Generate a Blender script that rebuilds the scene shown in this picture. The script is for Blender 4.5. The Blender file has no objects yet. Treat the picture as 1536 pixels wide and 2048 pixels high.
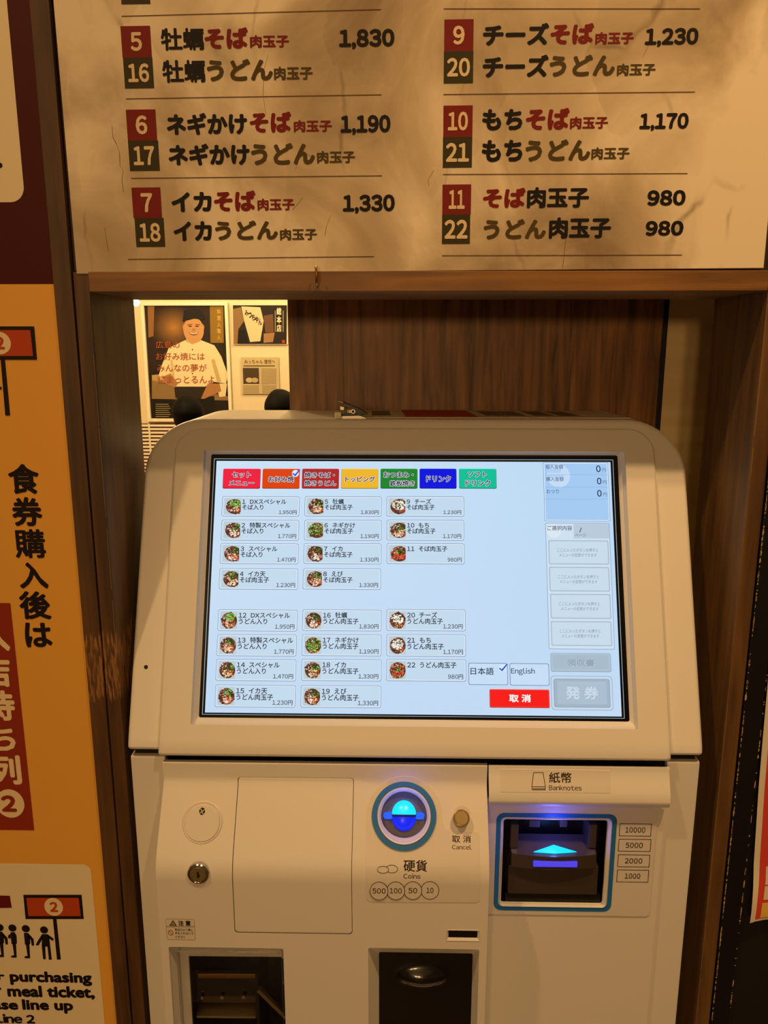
import bpy, bmesh, math, random
from mathutils import Vector, Matrix, noise

# ------------------------------------------------------------------ camera, world, lights, exposure
SC = bpy.context.scene
COL = SC.collection
F = 1540.0                      # focal length in pixels of the 1536x2048 frame
PITCH, YAW = math.radians(11.95), math.radians(1.2)
CAMZ = 1.55
cam = bpy.data.objects.new('camera', bpy.data.cameras.new('camera'))
COL.objects.link(cam)
cam.location = (0, 0, CAMZ)
cam.rotation_euler = (math.pi / 2 - PITCH, 0, YAW)
cam.data.sensor_fit = 'VERTICAL'
cam.data.sensor_height = 36
cam.data.lens = F / 2048 * 36
cam.data.clip_start = 0.01
SC.camera = cam
CR = cam.rotation_euler.to_matrix()
CO = Vector((0, 0, CAMZ))

w = bpy.data.worlds.new('world'); SC.world = w; w.use_nodes = True
w.node_tree.nodes['Background'].inputs[0].default_value = (1.0, 0.62, 0.30, 1)
w.node_tree.nodes['Background'].inputs[1].default_value = 0.10
SC.view_settings.view_transform = 'Standard'
SC.view_settings.look = 'None'
SC.view_settings.exposure = 0.0
SC.view_settings.gamma = 1.0
SC.view_settings.use_curve_mapping = False


def lamp(name, kind, loc, energy, color, size=0.05, target=None, spot=None, blend=0.5):
    d = bpy.data.lights.new(name, kind)
    d.energy = energy; d.color = color
    if kind == 'AREA':
        d.shape = 'DISK'; d.size = size
    else:
        d.shadow_soft_size = size
    if kind == 'SPOT':
        d.spot_size = math.radians(spot); d.spot_blend = blend
    o = bpy.data.objects.new(name, d); COL.objects.link(o)
    o.location = loc
    if target is not None:
        o.rotation_euler = (Vector(target) - Vector(loc)).to_track_quat('-Z', 'Y').to_euler()
    return o


WARM = (1.0, 0.60, 0.255)
lamp('ceiling_spot_right', 'SPOT', (0.62, -0.09, 3.3), 98, WARM, 0.035, (0.54, 0.85, 1.3), 58, 1.0)
lamp('ceiling_spot_left', 'SPOT', (-0.87, 0.02, 3.3), 66, WARM, 0.035, (0.02, 0.85, 1.0), 80, 0.9)
lamp('fill_light_near', 'POINT', (-0.5, -3.8, 1.95), 72, WARM, 0.15)  # added fill behind the camera, lifts the shaded hood and lower body
lamp('fill_light_far', 'POINT', (-1.1, -4.2, 1.95), 72, WARM, 0.15)  # second added fill, reaches the panel and plank behind the niche
lamp('dining_room_light_a', 'POINT', (-1.4, 3.4, 2.3), 120, (1.0, 0.70, 0.34), 0.08)
lamp('dining_room_light_b', 'POINT', (-0.3, 4.4, 2.45), 45, (1.0, 0.70, 0.34), 0.06)

# ------------------------------------------------------------------ helpers


def lin(c):
    if isinstance(c, str):
        c = [int(c[i:i + 2], 16) / 255 for i in (0, 2, 4)]
    return tuple(x / 12.92 if x <= 0.04045 else ((x + 0.055) / 1.055) ** 2.4 for x in c)


def ray(px, py):
    return (CR @ Vector(((px - 768) / F, -(py - 1024) / F, -1.0))).normalized()


def onY(px, py, Y):
    r = ray(px, py)
    return CO + r * (Y / r.y)


class Frame:
    """a flat surface: origin O, axes u (right), v (up), n (towards the viewer)"""
    def __init__(s, O, u, v):
        s.O = Vector(O); s.u = Vector(u).normalized(); s.v = Vector(v).normalized(); s.n = s.u.cross(s.v).normalized()

    def uv(s, px, py):
        r = ray(px, py)
        p = CO + r * ((s.O - CO).dot(s.n) / r.dot(s.n)) - s.O
        return p.dot(s.u), p.dot(s.v)

    def P(s, a, b, w=0.0):
        return s.O + s.u * a + s.v * b + s.n * w

    def shift(s, w):
        return Frame(s.O + s.n * w, s.u, s.v)


def wallframe(Y, roll=0.0):
    c, q = math.cos(roll), math.sin(roll)
    return Frame((0, Y, CAMZ), (c, 0, q), (-q, 0, c))


def wloc(o):
    v = Vector((0, 0, 0))
    while o is not None:
        v = v + o.location; o = o.parent
    return v


def tag(o, label=None, cat=None, group=None, kind=None):
    if label: o['label'] = label
    if cat: o['category'] = cat
    if group: o['group'] = group
    if kind: o['kind'] = kind
    return o


def empty(name, loc, label, cat, group=None):
    o = bpy.data.objects.new(name, None); COL.objects.link(o); o.location = loc
    o.empty_display_size = 0.05
    return tag(o, label, cat, group)


def finish(name, me, mats, parent, smooth=None, wn=False):
    """link a mesh whose vertices are in world space"""
    if parent is not None:
        off = wloc(parent)
        loc = Vector((0, 0, 0))
    else:
        xs = [v.co for v in me.vertices]
        lo = Vector([min(p[i] for p in xs) for i in range(3)]); hi = Vector([max(p[i] for p in xs) for i in range(3)])
        off = Vector(((lo.x + hi.x) / 2, (lo.y + hi.y) / 2, lo.z)); loc = off
    me.transform(Matrix.Translation(-off))
    if not isinstance(mats, (list, tuple)): mats = [mats]
    for m in mats: me.materials.append(m)
    o = bpy.data.objects.new(name, me); COL.objects.link(o)
    o.parent = parent; o.location = loc
    if smooth is not None:
        for p in me.polygons: p.use_smooth = True
        me.set_sharp_from_angle(angle=math.radians(smooth))
        if wn:
            md = o.modifiers.new('wn', 'WEIGHTED_NORMAL'); md.keep_sharp = True; md.weight = 100
    return o


def bmobj(name, bm, mats, parent=None, smooth=None, wn=False, recalc=True):
    if recalc: bmesh.ops.recalc_face_normals(bm, faces=bm.faces)
    me = bpy.data.meshes.new(name); bm.to_mesh(me); bm.free()
    return finish(name, me, mats, parent, smooth, wn)


def bx(bm, x0, x1, y0, y1, z0, z1, bev=0.0, mi=0):
    vs = [bm.verts.new((x, y, z)) for x in (x0, x1) for y in (y0, y1) for z in (z0, z1)]
    fs = [bm.faces.new([vs[i] for i in q]) for q in ((0, 1, 3, 2), (4, 6, 7, 5), (0, 4, 5, 1), (2, 3, 7, 6), (0, 2, 6, 4), (1, 5, 7, 3))]
    for f in fs: f.material_index = mi
    if bev:
        es = list({e for f in fs for e in f.edges})
        r = bmesh.ops.bevel(bm, geom=es, offset=bev, segments=2, affect='EDGES', profile=0.5)
        for f in r['faces']: f.material_index = mi
    return vs


def box(name, x0, x1, y0, y1, z0, z1, mat, parent=None, bev=0.0):
    bm = bmesh.new(); bx(bm, x0, x1, y0, y1, z0, z1, bev)
    return bmobj(name, bm, mat, parent, 40 if bev else None, bool(bev))


def rr(x0, y0, x1, y1, r, seg=6):
    """rounded rectangle, counter-clockwise; r one radius or (bl, br, tr, tl)"""
    if not isinstance(r, (tuple, list)): r = (r,) * 4
    out = []
    for (cx, cy, a0, q) in ((x0, y0, 180, r[0]), (x1, y0, 270, r[1]), (x1, y1, 0, r[2]), (x0, y1, 90, r[3])):
        sx = 1 if cx == x0 else -1; sy = 1 if cy == y0 else -1
        if q <= 1e-6:
            out.append((cx, cy)); continue
        for i in range(seg + 1):
            a = math.radians(a0 + 90 * i / seg)
            out.append((cx + sx * q + q * math.cos(a), cy + sy * q + q * math.sin(a)))
    return out


def circ(cx, cy, rx, ry=None, n=40):
    ry = rx if ry is None else ry
    return [(cx + rx * math.cos(2 * math.pi * i / n), cy + ry * math.sin(2 * math.pi * i / n)) for i in range(n)]


def inset(pts, d):
    n = len(pts); out = []
    for i in range(n):
        a, b, c = Vector(pts[i - 1]), Vector(pts[i]), Vector(pts[(i + 1) % n])
        e1 = (b - a); e2 = (c - b)
        if e1.length < 1e-9 or e2.length < 1e-9: out.append(tuple(b)); continue
        e1.normalize(); e2.normalize()
        n1 = Vector((-e1.y, e1.x)); n2 = Vector((-e2.y, e2.x))
        m = n1 + n2
        if m.length < 1e-6: m = n1.copy()
        m.normalize(); k = d / max(0.35, m.dot(n1))
        out.append(tuple(b + m * k))
    return out


def slab(name, P, outline, w0, w1, mat, parent=None, holes=(), bev=0.0015, cutv=(), cutu=(), smooth=35, wn=True):
    """solid between w0 and w1 with a rounded front edge; P(u,v,w) bends it into place"""
    bm = bmesh.new()
    def ring(pts, w): return [bm.verts.new((p[0], p[1], w)) for p in pts]
    def band(a, b):
        n = len(a)
        for i in range(n):
            try: bm.faces.new((a[i], a[(i + 1) % n], b[(i + 1) % n], b[i]))
            except ValueError: pass
    def edges(r): return [bm.edges.get((r[i], r[(i + 1) % len(r)])) or bm.edges.new((r[i], r[(i + 1) % len(r)])) for i in range(len(r))]
    fr, bk = [], []
    for k, ol in enumerate([outline] + list(holes)):
        sg = 1 if k == 0 else -1
        r0 = ring(ol, w0); r1 = ring(ol, w1 - bev); band(r0, r1); last = r1
        if bev > 0:
            for a in (30, 60, 90):
                t = math.radians(a)
                r2 = ring(inset(ol, sg * bev * (1 - math.cos(t))), w1 - bev + bev * math.sin(t)); band(last, r2); last = r2
        fr += edges(last); bk += edges(r0)
    bmesh.ops.triangle_fill(bm, use_beauty=True, use_dissolve=False, edges=fr)
    bmesh.ops.triangle_fill(bm, use_beauty=True, use_dissolve=False, edges=bk)
    for v in cutv: bmesh.ops.bisect_plane(bm, geom=bm.verts[:] + bm.edges[:] + bm.faces[:], plane_co=(0, v, 0), plane_no=(0, 1, 0))
    for u in cutu: bmesh.ops.bisect_plane(bm, geom=bm.verts[:] + bm.edges[:] + bm.faces[:], plane_co=(u, 0, 0), plane_no=(1, 0, 0))
    bmesh.ops.recalc_face_normals(bm, faces=bm.faces)
    for v in bm.verts: v.co = P(v.co.x, v.co.y, v.co.z)
    return bmobj(name, bm, mat, parent, smooth, wn)


def loft(name, P, loops, mat, parent=None, cap0=False, cap1=False, smooth=35, wn=True):
    """loops: list of (points, w) with equal counts"""
    bm = bmesh.new(); rs = []
    for pts, ww in loops:
        rs.append([bm.verts.new(P(p[0], p[1], ww)) for p in pts])
    n = len(rs[0])
    for a, b in zip(rs, rs[1:]):
        for i in range(n): bm.faces.new((a[i], a[(i + 1) % n], b[(i + 1) % n], b[i]))
    if cap0: bm.faces.new(rs[0][::-1])
    if cap1: bm.faces.new(rs[-1])
    return bmobj(name, bm, mat, parent, smooth, wn, recalc=True)


# ---- flat print: coloured polygons and lettering gathered into one thin mesh
_tc = {}


WIDE = ('Cancel', 'Coins', 'Banknotes', 'English')     # set in the plain sans of the CJK face


def glyphs(s):
    if s not in _tc and len(s) and (any(ch.isascii() and ch.isdigit() for ch in s) or s in WIDE):
        x = 0.0; V, Fc = [], []
        for ch in s:
            if ch == ' ': x += 0.3; continue
            g_ = glyphs(chr(ord(ch) + 0xFEE0)) if ch.isascii() and ch.isalnum() else glyphs(ch)
            a, b, c, d = g_[2]; o_ = len(V)
            V += [(px_ - a + x, py_) for px_, py_ in g_[0]]; Fc += [tuple(o_ + i for i in f) for f in g_[1]]
            x += c - a + (0.12 if ch.isdigit() or ch == ',' else 0.075)
        xs = [v[0] for v in V]; ys = [v[1] for v in V]
        _tc[s] = (V, Fc, (min(xs), min(ys), max(xs), max(ys)))
    if s not in _tc:
        c = bpy.data.curves.new('lettering', 'FONT'); c.body = s; c.resolution_u = 3
        o = bpy.data.objects.new('lettering', c); COL.objects.link(o)
        me = bpy.data.meshes.new_from_object(o.evaluated_get(bpy.context.evaluated_depsgraph_get()))
        vs = [(v.co.x, v.co.y) for v in me.vertices]; fs = [tuple(p.vertices) for p in me.polygons]
        bpy.data.objects.remove(o); bpy.data.curves.remove(c); bpy.data.meshes.remove(me)
        xs = [v[0] for v in vs]; ys = [v[1] for v in vs]
        _tc[s] = (vs, fs, (min(xs), min(ys), max(xs), max(ys)))
    return _tc[s]


class Paint:
    def __init__(s, uv, P):
        s.uv, s.P = uv, P; s.v, s.c, s.f = [], [], []

    def raw(s, pts, faces, w, col):
        b = len(s.v); col = lin(col)
        for p in pts: s.v.append(s.P(p[0], p[1], w)); s.c.append((*col, 1))
        for f in faces: s.f.append([b + i for i in f])

    def poly_uv(s, pts, w, col): s.raw(pts, [list(range(len(pts)))], w, col)

    def poly(s, pxs, w, col):
        pts = [s.uv(*p) for p in pxs]
        a = sum(pts[i][0] * pts[(i + 1) % len(pts)][1] - pts[(i + 1) % len(pts)][0] * pts[i][1] for i in range(len(pts)))
        s.poly_uv(pts if a > 0 else pts[::-1], w, col)

    def bounds(s, x0, y0, x1, y1):
        xm, ym = (x0 + x1) / 2, (y0 + y1) / 2
        return s.uv(x0, ym)[0], s.uv(xm, y1)[1], s.uv(x1, ym)[0], s.uv(xm, y0)[1]

    def rect(s, x0, y0, x1, y1, w, col, r=0):
        u0, v0, u1, v1 = s.bounds(x0, y0, x1, y1)
        rp = r * (u1 - u0) / (x1 - x0)
        s.poly_uv(rr(u0, v0, u1, v1, rp, 5) if r else [(u0, v0), (u1, v0), (u1, v1), (u0, v1)], w, col)

    def ringed(s, x0, y0, x1, y1, t, w, col, r=0.0, seg=5):
        u0, v0, u1, v1 = s.bounds(x0, y0, x1, y1); k = (u1 - u0) / (x1 - x0)
        a = rr(u0, v0, u1, v1, max(r * k, 1e-5), seg); b = rr(u0 + t * k, v0 + t * k, u1 - t * k, v1 - t * k, max((r - t) * k, 1e-5), seg)
        s.band(a, b, w, col)

    def band(s, a, b, w, col):
        n = len(a)
        s.raw(a + b, [(i, (i + 1) % n, n + (i + 1) % n, n + i) for i in range(n)], w, col)

    def ellipse(s, cx, cy, rx, ry, w, col, n=28):
        u, v = s.uv(cx, cy); a = s.uv(cx + rx, cy)[0] - u; b = abs(s.uv(cx, cy - ry)[1] - v)
        s.poly_uv(circ(u, v, a, b, n), w, col)

    def ellring(s, cx, cy, rx, ry, t, w, col, n=36):
        u, v = s.uv(cx, cy); a = s.uv(cx + rx, cy)[0] - u; b = abs(s.uv(cx, cy - ry)[1] - v); k = a / rx
        s.band(circ(u, v, a, b, n), circ(u, v, a - t * k, b - t * k, n), w, col)

    def line(s, xa, ya, xb, yb, t, w, col):
        a, b = Vector(s.uv(xa, ya)), Vector(s.uv(xb, yb)); k = (Vector(s.uv(xa + 1, ya)) - a).length
        d = (b - a).normalized(); q = Vector((-d.y, d.x)) * t * k / 2
        s.poly_uv([tuple(a - q), tuple(b - q), tuple(b + q), tuple(a + q)], w, col)

    def text(s, t, x0, y0, x1, y1, w, col, bold=0.0):
        """fit the ink of t into a pixel box; bold in em"""
        vs, fs, (a, b, c, d) = glyphs(t)
        u0, v0, u1, v1 = s.bounds(x0, y0, x1, y1)
        a -= bold; b -= bold; c += bold; d += bold
        kx, ky = (u1 - u0) / (c - a), (v1 - v0) / (d - b)
        s.stamp(vs, fs, lambda x, y: (u0 + (x - a) * kx, v0 + (y - b) * ky), w, col, bold)

    def stamp(s, vs, fs, m, w, col, bold):
        offs = [(0, 0)]
        if bold: offs += [(bold * math.cos(i * math.pi / 4), bold * math.sin(i * math.pi / 4)) for i in range(8)]
        for k, (dx, dy) in enumerate(offs):
            s.raw([m(x + dx, y + dy) for x, y in vs], fs, w + k * 4e-6, col)

    def em(s, t, x, y, size, w, col, bold=0.0, right=False, sx=1.0):
        """natural spacing; x left (or right) ink edge, y baseline, size of the em, in pixels"""
        vs, fs, (a, b, c, d) = glyphs(t)
        u0, v0 = s.uv(x, y); k = abs(s.uv(x + 20, y)[0] - u0) / 20 * size; kx = k * sx
        e = c if right else a
        s.stamp(vs, fs, lambda p, q: (u0 + (p - e) * kx, v0 + q * k), w, col, bold)

    def build(s, name, mat, parent, label=None):
        me = bpy.data.meshes.new(name); me.from_pydata([tuple(v) for v in s.v], [], s.f)
        at = me.color_attributes.new('Col', 'FLOAT_COLOR', 'POINT')
        at.data.foreach_set('color', [x for c in s.c for x in c])
        o = finish(name, me, mat, parent)
        if label: o['label'] = label
        return o


# ------------------------------------------------------------------ materials
def newmat(name):
    m = bpy.data.materials.new(name); m.use_nodes = True
    return m, m.node_tree.nodes, m.node_tree.links, m.node_tree.nodes['Principled BSDF']


def simple(name, col, rough=0.5, metal=0.0, coat=0.0, spec=0.5, bump=0.0, bscale=900, var=0.0):
    m, N, L, B = newmat(name)
    B.inputs['Base Color'].default_value = (*lin(col), 1); B.inputs['Roughness'].default_value = rough
    B.inputs['Metallic'].default_value = metal; B.inputs['Coat Weight'].default_value = coat
    B.inputs['Specular IOR Level'].default_value = spec
    if bump or var:
        tc = N.new('ShaderNodeTexCoord'); nz = N.new('ShaderNodeTexNoise'); nz.inputs['Scale'].default_value = bscale; nz.inputs['Detail'].default_value = 3
        L.new(tc.outputs['Object'], nz.inputs['Vector'])
        if bump:
            bp = N.new('ShaderNodeBump'); bp.inputs['Strength'].default_value = bump; bp.inputs['Distance'].default_value = 0.0004
            L.new(nz.outputs['Fac'], bp.inputs['Height']); L.new(bp.outputs['Normal'], B.inputs['Normal'])
        if var:
            mx = N.new('ShaderNodeMix'); mx.data_type = 'RGBA'; c = lin(col)
            mx.inputs[6].default_value = (*[x * (1 - var) for x in c], 1); mx.inputs[7].default_value = (*[min(1, x * (1 + var)) for x in c], 1)
            L.new(nz.outputs['Fac'], mx.inputs[0]); L.new(mx.outputs[2], B.inputs['Base Color'])
    return m


def emit(name, col, strength):
    m, N, L, B = newmat(name)
    B.inputs['Base Color'].default_value = (0.01, 0.01, 0.02, 1); B.inputs['Roughness'].default_value = 0.3
    B.inputs['Emission Color'].default_value = (*col, 1); B.inputs['Emission Strength'].default_value = strength
    return m


def wood(name, dark, light, axis='Z', scale=1.0, rough=0.45, worn=None, coat=0.0):
    """streaky stained wood; worn=(z0,z1,colour) shows bare wood where the stain has rubbed off"""
    m, N, L, B = newmat(name)
    tc = N.new('ShaderNodeTexCoord'); mp = N.new('ShaderNodeMapping')
    st = {'X': (4, 60, 60), 'Z': (60, 60, 4)}[axis]
    mp.inputs['Scale'].default_value = [a * scale for a in st]
    L.new(tc.outputs['Object'], mp.inputs['Vector'])
    n1 = N.new('ShaderNodeTexNoise'); n1.inputs['Scale'].default_value = 1.3; n1.inputs['Detail'].default_value = 8; n1.inputs['Distortion'].default_value = 0.6
    L.new(mp.outputs['Vector'], n1.inputs['Vector'])
    n2 = N.new('ShaderNodeTexNoise'); n2.inputs['Scale'].default_value = 7; n2.inputs['Detail'].default_value = 3
    L.new(tc.outputs['Object'], n2.inputs['Vector'])
    ad = N.new('ShaderNodeMath'); ad.operation = 'MULTIPLY_ADD'; ad.inputs[1].default_value = 0.5
    L.new(n2.outputs['Fac'], ad.inputs[0]); L.new(n1.outputs['Fac'], ad.inputs[2])
    rp = N.new('ShaderNodeValToRGB'); rp.color_ramp.elements[0].position = 0.5; rp.color_ramp.elements[1].position = 0.95
    rp.color_ramp.elements[0].color = (*lin(dark), 1); rp.color_ramp.elements[1].color = (*lin(light), 1)
    L.new(ad.outputs[0], rp.inputs[0]); out = rp.outputs['Color']
    if worn:
        sp = N.new('ShaderNodeSeparateXYZ'); L.new(tc.outputs['Object'], sp.inputs[0])
        mr = N.new('ShaderNodeMapRange'); mr.interpolation_type = 'SMOOTHSTEP'
        c = (worn[0] + worn[1]) / 2; h = (worn[1] - worn[0]) / 2
        su = N.new('ShaderNodeMath'); su.operation = 'SUBTRACT'; su.inputs[1].default_value = c; L.new(sp.outputs['Z'], su.inputs[0])
        ab = N.new('ShaderNodeMath'); ab.operation = 'ABSOLUTE'; L.new(su.outputs[0], ab.inputs[0])
        L.new(ab.outputs[0], mr.inputs['Value']); mr.inputs['From Min'].default_value = h * 1.25; mr.inputs['From Max'].default_value = h * 0.5
        mp2 = N.new('ShaderNodeMapping'); mp2.inputs['Scale'].default_value = (420, 420, 45); L.new(tc.outputs['Object'], mp2.inputs['Vector'])
        n3 = N.new('ShaderNodeTexNoise'); n3.inputs['Scale'].default_value = 1; n3.inputs['Detail'].default_value = 5; L.new(mp2.outputs['Vector'], n3.inputs['Vector'])
        ml = N.new('ShaderNodeMath'); ml.operation = 'MULTIPLY'; L.new(mr.outputs[0], ml.inputs[0]); L.new(n3.outputs['Fac'], ml.inputs[1])
        r2 = N.new('ShaderNodeValToRGB'); r2.color_ramp.elements[0].position = 0.46; r2.color_ramp.elements[1].position = 0.56; L.new(ml.outputs[0], r2.inputs[0])
        mx = N.new('ShaderNodeMix'); mx.data_type = 'RGBA'; mx.inputs[7].default_value = (*lin(worn[2]), 1)
        L.new(r2.outputs['Color'], mx.inputs[0]); L.new(out, mx.inputs[6]); out = mx.outputs[2]
    L.new(out, B.inputs['Base Color'])
    B.inputs['Roughness'].default_value = rough; B.inputs['Coat Weight'].default_value = coat; B.inputs['Coat Roughness'].default_value = 0.25
    bp = N.new('ShaderNodeBump'); bp.inputs['Strength'].default_value = 0.35; bp.inputs['Distance'].default_value = 0.0006
    L.new(n1.outputs['Fac'], bp.inputs['Height']); L.new(bp.outputs['Normal'], B.inputs['Normal'])
    return m


def crumpled(name, dark, mid, light):
    """print of crumpled kraft paper"""
    m, N, L, B = newmat(name)
    tc = N.new('ShaderNodeTexCoord')
    n0 = N.new('ShaderNodeTexNoise'); n0.inputs['Scale'].default_value = 5; n0.inputs['Detail'].default_value = 6; n0.inputs['Roughness'].default_value = 0.55; n0.inputs['Distortion'].default_value = 0.8
    L.new(tc.outputs['Object'], n0.inputs['Vector'])
    mpw = N.new('ShaderNodeMix'); mpw.data_type = 'RGBA'; mpw.inputs[0].default_value = 0.05
    nw = N.new('ShaderNodeTexNoise'); nw.inputs['Scale'].default_value = 9; nw.inputs['Detail'].default_value = 4; L.new(tc.outputs['Object'], nw.inputs['Vector'])
    L.new(tc.outputs['Object'], mpw.inputs[6]); L.new(nw.outputs['Color'], mpw.inputs[7])
    def cells(sc, rot):
        mp = N.new('ShaderNodeMapping'); mp.inputs['Rotation'].default_value = (0, rot, 0); mp.inputs['Scale'].default_value = (1, 1, 0.55)
        L.new(mpw.outputs[2], mp.inputs['Vector'])
        v1 = N.new('ShaderNodeTexVoronoi'); v1.feature = 'F1'; v1.inputs['Scale'].default_value = sc; L.new(mp.outputs[0], v1.inputs['Vector'])
        v2 = N.new('ShaderNodeTexVoronoi'); v2.feature = 'DISTANCE_TO_EDGE'; v2.inputs['Scale'].default_value = sc; L.new(mp.outputs[0], v2.inputs['Vector'])
        sp = N.new('ShaderNodeSeparateColor'); L.new(v1.outputs['Color'], sp.inputs[0])
        return v1.outputs['Distance'], v2.outputs['Distance'], sp.outputs[0]
    dA, eA, cA = cells(8, 0.5); dB, eB, cB = cells(17, -0.7)
    def mth(op, a, b):
        q = N.new('ShaderNodeMath'); q.operation = op
        for i, x in enumerate((a, b)):
            if isinstance(x, (int, float)): q.inputs[i].default_value = x
            else: L.new(x, q.inputs[i])
        return q.outputs[0]
    s = mth('MULTIPLY', n0.outputs['Fac'], 1.0)
    s = mth('ADD', s, mth('MULTIPLY', mth('SUBTRACT', dA, 0.45), 0.22))
    s = mth('ADD', s, mth('MULTIPLY', mth('SUBTRACT', cB, 0.5), 0.05))
    s = mth('ADD', s, mth('MULTIPLY', mth('SUBTRACT', dB, 0.4), 0.12))
    rp = N.new('ShaderNodeValToRGB'); e = rp.color_ramp.elements
    e[0].position = 0.33; e[0].color = (*lin(dark), 1); e[1].position = 0.65; e[1].color = (*lin(light), 1)
    x = e.new(0.50); x.color = (*lin(mid), 1)
    L.new(s, rp.inputs[0])
    # fine dark crease lines where two folds meet, broken up by noise
    cr = N.new('ShaderNodeMapRange'); cr.inputs['From Min'].default_value = 0.0; cr.inputs['From Max'].default_value = 0.016; cr.inputs['To Min'].default_value = 1; cr.inputs['To Max'].default_value = 0
    L.new(eA, cr.inputs['Value'])
    gate = N.new('ShaderNodeMapRange'); gate.inputs['From Min'].default_value = 0.52; gate.inputs['From Max'].default_value = 0.66
    ng = N.new('ShaderNodeTexNoise'); ng.inputs['Scale'].default_value = 12; L.new(tc.outputs['Object'], ng.inputs['Vector']); L.new(ng.outputs['Fac'], gate.inputs['Value'])
    fm = mth('MULTIPLY', mth('MULTIPLY', cr.outputs[0], gate.outputs[0]), 0.55)
    mx = N.new('ShaderNodeMix'); mx.data_type = 'RGBA'; L.new(fm, mx.inputs[0]); L.new(rp.outputs['Color'], mx.inputs[6]); mx.inputs[7].default_value = (*lin('5a4020'), 1)
    L.new(mx.outputs[2], B.inputs['Base Color']); B.inputs['Roughness'].default_value = 0.7; B.inputs['Specular IOR Level'].default_value = 0.2
    return m


def vcol(name, screen=False, rough=0.6):
    m, N, L, B = newmat(name)
    a = N.new('ShaderNodeAttribute'); a.attribute_name = 'Col'
    if screen:
        B.inputs['Base Color'].default_value = (0.0, 0.0, 0.0, 1); B.inputs['Roughness'].default_value = 0.15
        B.inputs['Specular IOR Level'].default_value = 0.25
        L.new(a.outputs['Color'], B.inputs['Emission Color']); B.inputs['Emission Strength'].default_value = 1.0
    else:
        L.new(a.outputs['Color'], B.inputs['Base Color']); B.inputs['Roughness'].default_value = rough
        B.inputs['Specular IOR Level'].default_value = 0.25
    return m


M_PLASTIC = simple('cream_plastic', 'e9e4da', 0.42, bump=0.12, bscale=1400)
M_PLASTIC2 = simple('cream_plastic_label', 'e4ddd2', 0.36)
M_BLACK = simple('black_plastic', '14120f', 0.3)
M_DARK = simple('dark_void', '0a0908', 0.6)
M_GLOSS = simple('smoked_gloss', '060505', 0.06, coat=0.6)
M_CHROME = simple('chrome', 'c8c4bc', 0.14, metal=1)
M_STEEL = simple('brushed_steel', 'b09c70', 0.36, metal=0.85)
M_BRASS = simple('brass', 'b08a4a', 0.3, metal=1)
M_BLUE = simple('blue_ring', '2274c0', 0.45)
M_GREY = simple('speckled_grey', '5e5a58', 0.6, bump=0.5, bscale=2200, var=0.35)
M_INK = vcol('printed_ink'); M_SCR = vcol('screen_pixels', True)
M_LED = emit('blue_led', (0.0, 0.10, 1.0), 1.1)
M_LEDC = emit('cyan_led', (0.0, 0.45, 1.0), 1.9)
M_LEDD = emit('deep_blue_led', (0.0, 0.02, 1.0), 0.9)
M_LEDV = emit('violet_led', (0.10, 0.07, 1.0), 0.8)
M_SIGN = crumpled('crumpled_paper_print', '978266', 'cab696', 'f2e2c4')
M_WOODL = wood('stained_wood_left', '38230f', '674620', 'Z', 1.0, 0.5)
M_WOODR = wood('stained_wood_right', '4a3018', '765428', 'Z', 1.0, 0.5)
M_LINTEL = wood('stained_wood_lintel', '5a3a18', '9c6c34', 'X', 1.0, 0.5)
M_NICHE = wood('dark_niche_wood', '20130a', '3a2612', 'Z', 1.0, 0.5)
M_PANEL = wood('brown_panel_wood', '50321a', 'a87440', 'Z', 1.5, 0.45)
M_PLANK = wood('pale_plank_wood', 'e6c488', 'f8e2ac', 'X', 0.35, 0.6)
M_WALLP = simple('cream_wall', 'e8d9b4', 0.8, var=0.03, bscale=20)
M_FLOOR = simple('floor_vinyl', '6b5a48', 0.5, var=0.15, bscale=8)
M_CEIL = simple('ceiling_paint', 'cfc4b2', 0.9)
M_BPAINT = simple('black_paint', '0b0908', 0.45, bump=0.4, bscale=150, var=0.3)
M_BPAINT2 = simple('black_panel_paint', '120d08', 0.6, bump=0.3, bscale=200)
M_PAPER = simple('paper_white', 'e6dcc4', 0.7)
M_WHITEF = simple('white_frame', 'f2e8cf', 0.4)
M_HAIR = simple('black_hair', '040303', 0.7, spec=0.12, bump=0.5, bscale=300)
M_CLOTH = simple('dark_cloth', '2a2220', 0.9)
M_SKIN = simple('skin', 'c89870', 0.6)
M_BLUEGLASS = simple('clear_plastic', 'ffffff', 0.05)
for m_ in (M_BLUEGLASS,):
    m_.node_tree.nodes['Principled BSDF'].inputs['Transmission Weight'].default_value = 1.0
    m_.node_tree.nodes['Principled BSDF'].inputs['IOR'].default_value = 1.2

# ------------------------------------------------------------------ the setting
YP = 0.78                      # front face of the partition wall
YB = 0.907                     # its back face
XL = onY(235, 1300, YP).x      # inner faces of the niche
XR = onY(1440, 1525, YP).x
XL1 = onY(198, 1200, YP).x
XL2 = onY(161, 1180, YP).x
XR1 = onY(1505, 1200, YP).x
XR2 = onY(1455, 2048, YP).x
ZT = onY(860, 583, YP).z       # underside of the lintel
ZS = onY(840, 543, YP - 0.008).z   # bottom of the menu sign


def struct(o): o['kind'] = 'structure'; return o


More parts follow.
